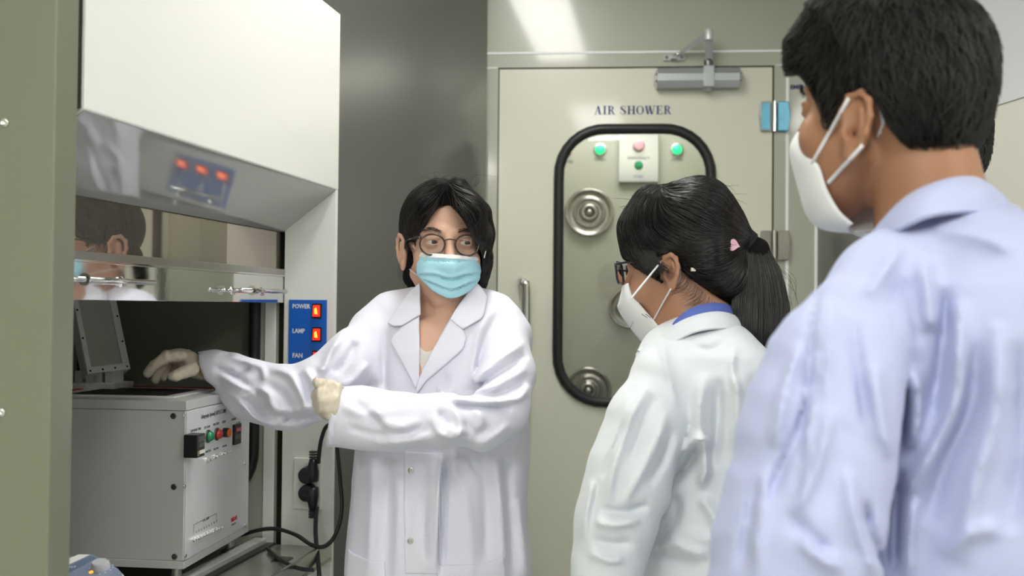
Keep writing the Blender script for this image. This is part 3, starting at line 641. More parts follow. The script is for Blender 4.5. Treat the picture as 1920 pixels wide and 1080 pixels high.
def polysdf(x, y, poly):
    poly = np.array(poly, f4); d = np.full(x.shape, 1e9, f4); ins = np.zeros(x.shape, bool); n = len(poly)
    for i in range(n):
        a, b = poly[i], poly[(i+1) % n]; e = b-a; wx, wy = x-a[0], y-a[1]; t = np.clip((wx*e[0]+wy*e[1])/max(e@e, 1e-9), 0, 1)
        d = np.minimum(d, (wx-t*e[0])**2+(wy-t*e[1])**2)
        c = (a[1] > y) != (b[1] > y)
        with np.errstate(divide='ignore', invalid='ignore'):
            ins ^= c & (x < (b[0]-a[0])*(y-a[1])/(b[1]-a[1])+a[0])
    return np.where(ins, -1, 1)*np.sqrt(d)
def smoothpoly(pts, n=5):
    pts = [Vector((*p, 0)) for p in pts]; N = len(pts); out = []
    for i in range(N):
        p0, p1, p2, p3 = pts[i-1], pts[i], pts[(i+1) % N], pts[(i+2) % N]
        for j in range(n):
            t = j/n; q = .5*((2*p1)+(p2-p0)*t+(2*p0-5*p1+4*p2-p3)*t*t+(3*p1-p0-3*p2+p3)*t**3); out.append((q.x, q.y))
    return out
def prismp(poly, y0, y1, grow=0, sm=True):   # a shape cut along the lines of sight between two depths
    if sm: poly = smoothpoly(poly)
    Y0, Y1 = y0*YK, y1*YK
    c = [P(px, py, y) for px, py in poly for y in (y0, y1)]; lo = [min(q[i] for q in c)-.02 for i in range(3)]; hi = [max(q[i] for q in c)+.02 for i in range(3)]
    def fn(p):
        x, y = npx(p); d = polysdf(x, y, poly)*p[:, 1]/F_PX-grow
        return np.maximum(np.maximum(d, Y0-p[:, 1]), p[:, 1]-Y1).astype(f4)
    return Prim(fn, lo, hi)
class Model:
    def __init__(s): s.ops = []
    def u(s, pr, k=.01):
        for q in (pr if isinstance(pr, list) else [pr]): s.ops.append(('u', q, k))
        return s
    def cut(s, pr, k=.003):
        for q in (pr if isinstance(pr, list) else [pr]): s.ops.append(('s', q, k))
        return s
    def keep(s, pr, k=.003): s.ops.append(('i', pr, k)); return s
    def fun(s, fn): s.ops.append(('f', fn, 0)); return s
    def __call__(s, p):
        d = np.full(len(p), BIG, f4)
        for t, q, k in s.ops:
            if t == 'u': d = smin(d, q(p, .05+k), k)
            elif t == 's': d = smax(d, -q(p, .03), k)
            elif t == 'i': d = smax(d, q(p, .03), k)
            else: d = q(p, d)
        return d.astype(f4)
def axis_(lo, hi, h, fine=None):
    """sample positions from lo to hi at step h, or fine=(a, b, hf) denser between a and b"""
    if not fine: return np.linspace(lo, hi, max(5, int((hi-lo)/h)//4*4+5), dtype=f4)
    a, b, hf = fine; out = [lo]; x = lo
    while x < hi:
        dist = max(a-x, x-b, 0); x += min(h, hf+dist*.12); out.append(x)
    while (len(out)-1) % 4: x += h; out.append(x)
    return np.array(out, f4)
def snet(fn, ax, amp=.0):
    X, Y, Z = ax; nx, ny, nz = len(X), len(Y), len(Z)
    bx, by, bz = (nx-1)//4, (ny-1)//4, (nz-1)//4
    cx, cy, cz = X[2::4][:bx], Y[2::4][:by], Z[2::4][:bz]
    G = np.stack(np.meshgrid(cx, cy, cz, indexing='ij'), -1).reshape(-1, 3).astype(f4); Dc = fn(G).reshape(bx, by, bz)
    hx, hy_, hz_ = [(A_[4::4]-A_[:-4:4]) for A_ in (X, Y, Z)]
    rad = np.sqrt(hx[:, None, None]**2+hy_[None, :, None]**2+hz_[None, None, :]**2)*.5
    act = np.abs(Dc) < rad*1.7+amp
    a2 = act.copy()
    for d in range(3):
        sl = [slice(None)]*3; s2 = [slice(None)]*3; sl[d] = slice(1, None); s2[d] = slice(None, -1)
        a2[tuple(sl)] |= act[tuple(s2)]; a2[tuple(s2)] |= act[tuple(sl)]
    D = np.full((nx, ny, nz), BIG, f4); D[:-1, :-1, :-1] = np.repeat(np.repeat(np.repeat(Dc, 4, 0), 4, 1), 4, 2); 
    nm = np.zeros((nx, ny, nz), bool); r = np.repeat(np.repeat(np.repeat(a2, 4, 0), 4, 1), 4, 2)
    for i in (0, 1):
        for j in (0, 1):
            for k in (0, 1): nm[i:i+bx*4, j:j+by*4, k:k+bz*4] |= r
    I = np.argwhere(nm)
    pts = np.stack([X[I[:, 0]], Y[I[:, 1]], Z[I[:, 2]]], 1); D[nm] = fn(pts)
    D[0] = D[-1] = BIG; D[:, 0] = D[:, -1] = BIG; D[:, :, 0] = D[:, :, -1] = BIG
    S = D < 0
    c8 = [S[i:nx-1+i, j:ny-1+j, k:nz-1+k] for i in (0, 1) for j in (0, 1) for k in (0, 1)]
    al = c8[0].copy(); an = c8[0].copy()
    for c in c8[1:]: al &= c; an |= c
    cell = an & ~al & nm[:-1, :-1, :-1]; C = np.argwhere(cell); idx = np.full(cell.shape, -1, np.int32); idx[cell] = np.arange(len(C))
    acc = np.zeros((len(C), 3)); cnt = np.zeros(len(C))
    off = [(i, j, k) for i in (0, 1) for j in (0, 1) for k in (0, 1)]
    val = {o: D[C[:, 0]+o[0], C[:, 1]+o[1], C[:, 2]+o[2]] for o in off}
    for o in off:
        for d in range(3):
            if o[d]: continue
            e = list(o); e[d] = 1; a, b = val[o], val[tuple(e)]; m = (a < 0) != (b < 0); t = np.where(m, a/np.where(m, a-b, 1), 0)
            pos = np.array(o, float)[None].repeat(len(C), 0); pos[:, d] = t; acc[m] += pos[m]; cnt[m] += 1
    fr = C+acc/np.maximum(cnt, 1)[:, None]
    V = np.stack([np.interp(fr[:, i], np.arange(len(A_)), A_) for i, A_ in enumerate((X, Y, Z))], 1).astype(f4)
    quads = []
    for d in range(3):
        u, v = [(1, 2), (2, 0), (0, 1)][d]
        s0 = [slice(1, n-1) for n in (nx, ny, nz)]; s0[d] = slice(0, (nx, ny, nz)[d]-1); s1 = list(s0); s1[d] = slice(1, (nx, ny, nz)[d])
        A_, B_ = S[tuple(s0)], S[tuple(s1)]; E_ = np.argwhere(A_ != B_); base = E_.copy()
        for ax_ in range(3):
            if ax_ != d: base[:, ax_] += 1
        sg = A_[tuple(E_.T)]
        def cid(du, dv):
            q = base.copy(); q[:, u] -= du; q[:, v] -= dv; return idx[q[:, 0], q[:, 1], q[:, 2]]
        q = np.stack([cid(0, 0), cid(1, 0), cid(1, 1), cid(0, 1)], 1); q[~sg] = q[~sg][:, ::-1]; quads.append(q)
    Q = np.concatenate(quads); Q = Q[(Q >= 0).all(1)]
    return V, Q
def np_mesh(name, V, Q, m, parent=None, smooth=True):
    me = bpy.data.meshes.new(name); n = Q.shape[1]
    me.vertices.add(len(V)); me.vertices.foreach_set('co', V.astype(f4).ravel()); me.loops.add(Q.size); me.loops.foreach_set('vertex_index', Q.astype(np.int32).ravel())
    me.polygons.add(len(Q)); me.polygons.foreach_set('loop_start', np.arange(0, Q.size, n, dtype=np.int32)); me.polygons.foreach_set('loop_total', np.full(len(Q), n, np.int32))
    if smooth: me.polygons.foreach_set('use_smooth', np.ones(len(Q), bool))
    me.update(calc_edges=True); me.materials.append(M[m] if isinstance(m, str) else m)
    o = bpy.data.objects.new(name, me); COL.objects.link(o)
    if parent:
        o.parent = parent; me.transform(Matrix.Translation(-parent.location))
    return o
def lap(V, Q, it=1, lam=.5):
    e = np.concatenate([Q[:, [0, 1]], Q[:, [1, 2]], Q[:, [2, 3]], Q[:, [3, 0]]]); n = len(V)
    cnt = np.bincount(e[:, 0], minlength=n)+np.bincount(e[:, 1], minlength=n)
    for _ in range(it):
        S = np.zeros_like(V)
        for i in range(3): S[:, i] = np.bincount(e[:, 0], V[e[:, 1], i], n)+np.bincount(e[:, 1], V[e[:, 0], i], n)
        V = V+(S/np.maximum(cnt, 1)[:, None]-V)*lam
    return V
def largest(V, Q):
    lb = np.arange(len(V)); e = np.concatenate([Q[:, [0, 1]], Q[:, [1, 2]], Q[:, [2, 3]], Q[:, [3, 0]]])
    while True:
        o = lb.copy(); np.minimum.at(lb, e[:, 0], lb[e[:, 1]]); np.minimum.at(lb, e[:, 1], lb[e[:, 0]]); lb = lb[lb]
        if (o == lb).all(): break
    q = lb[Q[:, 0]]; u, n = np.unique(q, return_counts=True); Q = Q[q == u[n.argmax()]]; k = np.unique(Q); mp_ = np.full(len(V), -1); mp_[k] = np.arange(len(k)); return V[k], mp_[Q]
def surf(name, fn, lo, hi, h, m, parent, fine=None, amp=0, it=1, one=False):
    fine = fine or (None, None, None)
    V, Q = snet(fn, [axis_(lo[i], hi[i], h, fine[i]) for i in range(3)], amp)
    if one: V, Q = largest(V, Q)
    if it: V = lap(V, Q, it)
    return np_mesh(name, V, Q, m, parent)
def bounds(pts, mg):
    a = np.array([list(p) for p in pts]); return a.min(0)-mg, a.max(0)+mg
class Folds:
    """relief of the cloth, in millimetres, laid out over the pixel area x0..x1, y0..y1"""
    def __init__(s, x0, y0, x1, y1, st=2, k=1.45):
        s.k = 1 if st == 1 else k; s.ws = 1 if st == 1 else .8; s.o = (x0, y0, st); s.X, s.Y = np.meshgrid(np.arange(x0, x1, st, dtype=f4), np.arange(y0, y1, st, dtype=f4)); s.H = np.zeros_like(s.X)
    def add(s, amp, w, *pts, kind='g', w2=None):
        P_ = [Vector((p[0], p[1], 0)) for p in pts]; c = catmull(P_, 6) if len(P_) > 2 else [P_[0].lerp(P_[1], i/6) for i in range(7)]
        w = w*s.ws; w2 = w2 and w2*s.ws; best = np.full(s.X.shape, 1e9, f4); sd = np.zeros_like(s.X); tt = np.zeros_like(s.X); n = len(c)-1
        for i in range(n):
            a, b = c[i], c[i+1]; ex, ey = b.x-a.x, b.y-a.y; L2 = max(ex*ex+ey*ey, 1e-6); wx, wy = s.X-a.x, s.Y-a.y
            t = np.clip((wx*ex+wy*ey)/L2, 0, 1); dx, dy = wx-t*ex, wy-t*ey; d = dx*dx+dy*dy; mk = d < best
            best[mk] = d[mk]; sd[mk] = np.sign(ex*wy-ey*wx)[mk]; tt[mk] = ((i+t)/n)[mk]
        d = np.sqrt(best); tp = np.clip(np.minimum(tt, 1-tt)*4.0, 0, 1)**.7
        ww = np.where(sd > 0, w, w2 or w)
        if kind == 'g': h = np.exp(-(d/ww)**2)
        elif kind == 'c': h = np.exp(-d/ww)
        else: h = sd*(d/ww)*np.exp(-.5*(d/ww)**2)*1.65
        s.H += amp*s.k*.001*tp*h; return s
    def noise(s, amp, sc, ang=0, an=1, seed=0):
        r = np.random.default_rng(seed); ca, sa = math.cos(ang), math.sin(ang); U = (s.X*ca+s.Y*sa)/sc; V = (-s.X*sa+s.Y*ca)/sc/an
        g = r.normal(size=(64, 64)).astype(f4)
        for o in (1, 2.1):
            u, v = U*o, V*o; i, j = np.floor(u).astype(int), np.floor(v).astype(int); fu, fv = u-i, v-j; fu = fu*fu*(3-2*fu); fv = fv*fv*(3-2*fv)
            q = lambda a, b: g[a % 64, b % 64]
            s.H += amp*.001/o*(q(i, j)*(1-fu)*(1-fv)+q(i+1, j)*fu*(1-fv)+q(i, j+1)*(1-fu)*fv+q(i+1, j+1)*fu*fv)
        return s
    def __call__(s, p):
        x, y = npx(p); x0, y0, st = s.o; h, w = s.H.shape; u = np.clip((x-x0)/st, 0, w-1.01); v = np.clip((y-y0)/st, 0, h-1.01)
        i, j = v.astype(int), u.astype(int); fv, fu = v-i, u-j; H = s.H
        return (H[i, j]*(1-fv)*(1-fu)+H[i+1, j]*fv*(1-fu)+H[i, j+1]*(1-fv)*fu+H[i+1, j+1]*fv*fu).astype(f4)
class Relief:
    """a model with a relief subtracted from its distance"""
    def __init__(s, model, folds): s.m = model; s.f = folds
    def __call__(s, p, mg=0): return (s.m(p)-s.f(p)).astype(f4)
def grad(fn, p, e=.0015):
    d0 = fn(p); g = np.zeros_like(p)
    for i in range(3):
        q = p.copy(); q[:, i] += e; g[:, i] = (fn(q)-d0)/e
    n = np.linalg.norm(g, axis=1, keepdims=True); return d0, g/np.maximum(n, 1e-6)
def tubes(name, paths, r, m, parent, k=3):
    """paths: S x N x 3 array, each strand tapers"""
    S, N, _ = paths.shape; T = np.gradient(paths, axis=1); T /= np.maximum(np.linalg.norm(T, axis=2, keepdims=True), 1e-9)
    A_ = np.cross(T, np.array([.3, .8, .52])); A_ /= np.maximum(np.linalg.norm(A_, axis=2, keepdims=True), 1e-9); B_ = np.cross(T, A_)
    tp = np.linspace(0, 1, N); tap = np.minimum(1, .35+tp*5)*np.minimum(1, (1-tp)*4+.15)
    rr = np.broadcast_to(np.asarray(r, float).reshape(-1, 1), (S, 1))*tap[None]
    V = np.stack([paths+(A_*math.cos(2*PI*j/k)+B_*math.sin(2*PI*j/k))*rr[..., None] for j in range(k)], 2).reshape(-1, 3)
    b = (np.arange(S)[:, None]*N+np.arange(N-1)[None]).reshape(-1)*k; Q = []
    for j in range(k): Q.append(np.stack([b+j, b+(j+1) % k, b+k+(j+1) % k, b+k+j], 1))
    return np_mesh(name, V, np.concatenate(Q), m, parent)
def grow(fn, seeds, flow, n, step, lift=.0006, jit=.12, seed=1):
    r = np.random.default_rng(seed); p = seeds.astype(f4).copy(); out = [p.copy()]; S = len(p)
    step = np.broadcast_to(np.asarray(step, f4).reshape(-1, 1), (S, 1)); lift = np.broadcast_to(np.asarray(lift, f4).reshape(-1), (S,)); dv = r.normal(size=(S, 3)).astype(f4)*jit
    for i in range(n-1):
        d, g = grad(fn, p); f = flow(p).astype(f4)+dv; f -= g*(f*g).sum(1, keepdims=True)*.95; f /= np.maximum(np.linalg.norm(f, axis=1, keepdims=True), 1e-6)
        p = p+f*step; d, g = grad(fn, p); d = np.clip(d, -.01, .01); p = p-g*(d-lift)[:, None]*.8; out.append(p.copy())
    return np.stack(out, 1)
def pick(o_or_V, n, cond=None, seed=3):
    r = np.random.default_rng(seed); V = o_or_V
    if cond is not None: V = V[cond(V)]
    return V[r.integers(0, len(V), n)]+r.normal(size=(n, 3))*.0015
def surf_y(fn, px, py, y0, y1=2.2):
    ys = np.linspace(y0, y1, 500); q = np.array([list(P(px, py, y_)) for y_ in ys], f4); return float(ys[np.argmax(fn(q) < 0)])
def drape(name, fn, pts, r, m, parent, off=.0022, y0=.8, n=9):
    """a thin band lying on the visible side of a surface"""
    q = []
    for (x0, y0_), (x1, y1_) in zip(pts[:-1], pts[1:]):
        for i in range(n): t = i/n; q.append((x0+(x1-x0)*t, y0_+(y1_-y0_)*t))
    q.append(pts[-1]); ds = np.array([surf_y(fn, x, y, y0) for x, y in q])-off; L_ = np.linspace(ds[0], ds[-1], len(ds)) if len(pts) == 2 else ds
    ds = np.minimum(ds, L_); ds = np.convolve(np.pad(ds, 1, mode='edge'), [.25, .5, .25], 'valid')
    return line(name, [P(x, y, d_) for (x, y), d_ in zip(q, ds)], r, m, parent, n=2)
def ribbon(name, top, bot, th, m, parent, nv=5, bulge=.004, nseg=5, outv=None):
    """a cloth band between two rows of points, thickness th"""
    t = catmull(top, nseg); b = catmull(bot, nseg); n = len(t); rows = []
    c = sum((p for p in t), Vector())/n
    for j in range(nv+1):
        s = j/nv; rows.append([p.lerp(q, s) for p, q in zip(t, b)])
    V = []; Nn = []
    for j in range(nv+1):
        for i in range(n):
            du = rows[j][min(i+1, n-1)]-rows[j][max(i-1, 0)]; dv = rows[min(j+1, nv)][i]-rows[max(j-1, 0)][i]; nn = du.cross(dv).normalized(); Nn.append(nn)
    ref = Vector(outv) if outv else Vector((0, -1, 0)); sg = 1 if sum(x.dot(ref) for x in Nn) > 0 else -1
    Fc = []
    for side in (1, -1):
        for j in range(nv+1):
            for i in range(n):
                s = j/nv; k = j*n+i; V.append(rows[j][i]+Nn[k]*sg*(bulge*4*s*(1-s)+side*th/2))
    o_ = (nv+1)*n
    for j in range(nv):
        for i in range(n-1):
            a = j*n+i; Fc.append((a, a+1, a+n+1, a+n)); Fc.append((o_+a, o_+a+n, o_+a+n+1, o_+a+1))
    ed = [j*n for j in range(nv+1)]; ed2 = [j*n+n-1 for j in range(nv+1)]
    for L_ in (list(range(n)), [nv*n+i for i in range(n)], ed, ed2):
        for a, b2 in zip(L_[:-1], L_[1:]): Fc.append((a, b2, b2+o_, a+o_))
    if parent: V = [v-parent.location for v in V]
    return add(name, V, Fc, m, parent, smooth=True, angle=60)
def line(name, pts, r, m, parent, k=8, n=6):
    pts = [Vector(p)-parent.location for p in pts]; return MB().tube(catmull(pts, n), r, k).o(name, m, parent, smooth=True)
# ================================================================ people
def cloth(name, col, bump=.25, sc=900):
    m = mat(name, col, .85, bump=bump, bscale=sc, spec=.2); b = m.node_tree.nodes['Principled BSDF']; b.inputs['Sheen Weight'].default_value = .15
    b.inputs['Subsurface Weight'].default_value = 0
    nt = m.node_tree; tc = nt.nodes['Texture Coordinate']; n = nt.nodes.new('ShaderNodeTexNoise'); n.inputs['Scale'].default_value = 14; n.inputs['Detail'].default_value = 5; n.inputs['Distortion'].default_value = 1.2
    bp = nt.nodes.new('ShaderNodeBump'); bp.inputs['Strength'].default_value = .35; bp.inputs['Distance'].default_value = .006
    nt.links.new(tc.outputs['Object'], n.inputs['Vector']); nt.links.new(n.outputs[0], bp.inputs['Height']); nt.links.new(nt.nodes['Bump'].outputs[0], bp.inputs['Normal']); nt.links.new(bp.outputs[0], b.inputs['Normal'])
    return m
M['coat1'] = cloth('white_coat_cotton', (.80, .80, .90)); M['coat2'] = cloth('neutral_white_coat_cotton', (.72, .75, .79)); M['coat3'] = cloth('pale_blue_coat_cotton', (.46, .50, .72))
def skin(name, col, r=.45): return mat(name, col, r, sub=.12, var=.06, vscale=25, bump=.15, bscale=500)
M['skin1'] = skin('fair_skin', (.66, .40, .29)); M['skin2'] = skin('tan_skin', (.46, .235, .145)); M['skin3'] = skin('brown_skin', (.38, .185, .105))
def hairm(name, col, r=.38): return mat(name, col, r, spec=.8, var=.5, vscale=40)
M['hair'] = hairm('black_hair', (.014, .011, .010), .33); M['hair2'] = hairm('black_glossy_hair', (.013, .011, .011), .24); M['hair3'] = hairm('short_black_hair', (.008, .007, .007), .5)
M['hairbase'] = mat('hair_mass', (.006, .005, .005), .75, spec=.15)
M['eyew'] = mat('eye_white', (.72, .68, .66), .2); M['iris'] = mat('dark_iris', (.03, .015, .01), .1, coat=.5)
M['maskblue'] = mat('blue_mask_fabric', (.42, .74, .86), .8, bump=.2, bscale=900); M['maskwhite'] = mat('white_mask_fabric', (.82, .83, .84), .8, bump=.25, bscale=700)
M['latex'] = mat('latex_glove', (.70, .62, .50), .42, sub=.1, bump=.35, bscale=110); M['trousers'] = cloth('dark_trousers', (.03, .035, .05)); M['shoe'] = mat('dark_shoe', (.03, .03, .03), .5)
M['frame1'] = mat('dark_brown_frame', (.03, .018, .012), .2, coat=.4); M['frame2'] = mat('navy_frame', (.01, .012, .03), .2, coat=.4); M['brass'] = mat('brass_detail', (.6, .45, .25), .3, metal=1)
M['lens'] = mat('spectacle_lens', (1, 1, 1), .01, trans=1, ior=1.25); M['shirtblue'] = mat('blue_striped_shirt', (.10, .15, .48), .8, bump=.2, bscale=600, var=.25, vscale=120, stretch=(1, 1, 6))
M['shirtwhite'] = mat('white_lace_shirt', (.72, .68, .64), .8, bump=.6, bscale=250); M['tie'] = mat('black_hair_tie', (.006, .006, .012), .7); M['pink'] = mat('pink_button', (.72, .42, .50), .35)
M['pearl'] = mat('pale_stud', (.8, .76, .66), .2); M['elastic'] = mat('white_elastic', (.80, .80, .82), .7)

class Head:
    def __init__(s, px, py, y, yaw, pitch, sc=1.0, eu=0, ek=1.0):
        """yaw: degrees the face points from the camera's direction, positive towards the right of the picture"""
        s.eu, s.ek = eu, ek; s.o = P(px, py, y); a, b = math.radians(yaw), math.radians(pitch)
        f = Vector((math.sin(a)*math.cos(b), -math.cos(a)*math.cos(b), math.sin(b))); s.f = f
        s.r = f.cross(Vector((0, 0, 1))).normalized(); s.u = s.r.cross(f).normalized(); s.s = sc
    def L(s, r, f, u): return s.o+(s.r*r+s.f*f+s.u*u)*s.s
    def E(s, c, rad): return ell(s.L(*c), [x*s.s for x in rad], [s.r, s.f, s.u])
    def C(s, a, b, ra, rb, sa=1, ax=None): return cap(s.L(*a), s.L(*b), ra*s.s, rb*s.s, sa, ax=ax or (0, 1, 0))
    def ops(s, m, neck=None, eyes=True, ears=(1, 1)):
        E, C = s.E, s.C
        m.u(E((0, -.014, .036), (.074, .095, .084)), .01)
        m.u(E((0, .028, -.028), (.060, .058, .080)), .02)
        m.u(E((0, .050, -.098), (.026, .030, .022)), .025)
        for q in (-1, 1):
            m.u(C((q*.050, .000, -.056), (q*.012, .055, -.102), .015, .016), .02)
            m.u(E((q*.038, .056, -.034), (.022, .022, .022)), .018)
            m.u(C((q*.012, .080, .020), (q*.046, .066, .020), .0085, .007), .012)
        m.u(C((0, .084, .008), (0, .104, -.034), .0065, .0095), .010)
        for q in (-1, 1):
            m.u(E((q*.010, .093, -.038), (.0075, .010, .008)), .007)
            m.cut(E((q*.031, .098, -.001), (.016, .018, .011)), .012)
        m.u(E((0, .088, -.064), (.024, .008, .006)), .006); m.u(E((0, .086, -.075), (.020, .009, .007)), .006); m.cut(C((-.022, .094, -.0695), (.022, .094, -.0695), .0012, .0012), .003)
        if eyes:
            for q in (-1, 1):
                m.u(E((q*.0305, .0715, 0), (.0138, .0138, .0125)), .003)
                m.cut(E((q*.0305, .090, -.0005), (.0135, .0165, .0037)), .0012)
                m.u(C((q*.019, .083, .0075), (q*.042, .078, .0065), .0022, .002), .003)
        for q, on in zip((-1, 1), ears):
            if not on: continue
            s.ear(m, q)
        return s
    def earcut(s, q): return s.E((q*.088, -.007, -.008+s.eu), (.020, .023*s.ek, .037*s.ek))
    def ear(s, m, q):
        k = s.ek; eu = s.eu
        # outer rim as a chain, shell, bowl and lobe; the ear leans out from the head
        def e(f, u, out): return (q*(.070+out), -.006+f*k, -.006+eu+u*k)
        E, C = s.E, s.C
        rim = [(.010, .004, .004), (.014, .018, .007), (.006, .031, .011), (-.008, .034, .014), (-.018, .025, .017), (-.020, .010, .017), (-.016, -.006, .015), (-.009, -.018, .012)]
        m.u(E(e(-.002, .003, .006), (.007, .016*k, .028*k)), .006)
        m.cut(E((q*(.070+.0165), -.006, eu), (.009, .0125*k, .022*k)), .004)
        for a, b in zip(rim[:-1], rim[1:]): m.u(C(e(*a), e(*b), .0036, .0036), .0035)
        m.u(E(e(.001, -.025, .008), (.0052, .0085, .0095)), .006)
        m.u(C(e(-.010, -.012, .010), (e(-.008, .018, .011)), .003, .003), .005)
        m.u(E(e(.012, -.004, .006), (.005, .004, .006)), .005)
        m.cut(E((q*(.070+.010), -.004, -.010+eu), (.008, .0045, .008)), .003)
    def eyeballs(s, parent, gaze=(0, 0)):
        for q in (-1, 1):
            c = s.L(q*.0305, .0712, 0)-parent.location; g = (s.f+s.r*gaze[0]+s.u*gaze[1]).normalized()
            e = MB().lathe([(.0118*math.sin(t)*s.s+1e-5, -.0118*math.cos(t)*s.s) for t in np.linspace(0, PI, 13)], c, g, 20).o('eye', 'eyew', parent, smooth=True)
            MB().lathe([(.0062*s.s, .0100*s.s), (.0055*s.s, .0108*s.s), (.003*s.s, .0119*s.s), (1e-5, .0121*s.s)], c, g, 18).o('iris', 'iris', e, smooth=True)
    def brows(s, parent, m, seed=5, q_=(-1, 1)):
        r = np.random.default_rng(seed); out = []
        for q in q_:
            for i in range(150):
                t = r.random(); a = s.L(q*(.014+.036*t), .0885-.016*t*t+.0015, .0185+.0045*math.sin(t*2.6)+r.normal()*.0018); d = (s.r*q*(.9)+s.u*(.35-.6*t)-s.f*.35*t).normalized()*.007
                out.append([list(a+d*k) for k in (0, .5, 1)])
        return tubes('eyebrows', np.array(out), .00035, m, parent)
def base_person(name, loc, label): return empty(name, (loc.x, loc.y, 0), label=label, cat='person')
def legs(pr, c, yaw, m='trousers', skin_=None, w=.085, zt=.86):
    a = math.radians(yaw); r = Vector((math.cos(a), math.sin(a), 0)); f = Vector((math.sin(a), -math.cos(a), 0))
    for q in (-1, 1):
        b = c+r*q*w; b.z = 0; pts = [b+Vector((0, 0, zt)), b+Vector((0, 0, .48))+f*.01, b+Vector((0, 0, .08))]
        MB().tube([p-pr.location for p in catmull(pts, 5)], [.085]*3+[.075]*3+[.062]*2+[.055]*3, 18).o('trouser_leg', m, pr, smooth=True)
        mm = Model().u(cap(b+Vector((0, 0, .045)), b+f*.15+Vector((0, 0, .03)), .040, .036), .02).u(cap(b+Vector((0, 0, .05)), b+Vector((0, 0, .10)), .036, .038), .02).fun(lambda p, d: np.maximum(d, .002-p[:, 2]))
        surf('shoe', mm, *bounds([b+Vector((0, 0, -.02)), b+f*.15+Vector((0, 0, .1))], .06), .008, 'shoe', pr)
def torso_ops(m, top, hip, ry, sh=None, arms=()):
    """a plain body core below the clothes"""
    m.u(cap(top, hip, ry, ry*1.05, 1), .05)
def leg_ops(m, c, yaw, w=.085):
    a = math.radians(yaw); r = Vector((math.cos(a), math.sin(a), 0))
    for q in (-1, 1):
        b = c+r*q*w; b.z = 0; m.u(cap(b+Vector((0, 0, .80)), b+Vector((0, 0, .46)), .070, .048), .05).u(cap(b+Vector((0, 0, .46)), b+Vector((0, 0, .07)), .046, .034), .02)
def hand(ops, palm, fingers, k=.006):
    for a, b, ra, rb, s in palm: ops.u(cap(a, b, ra, rb, s), .010)
    for f in fingers:
        for (a, ra), (b, rb) in zip(f[:-1], f[1:]): ops.u(cap(a, b, ra, rb), k if a is f[0][0] else .002)

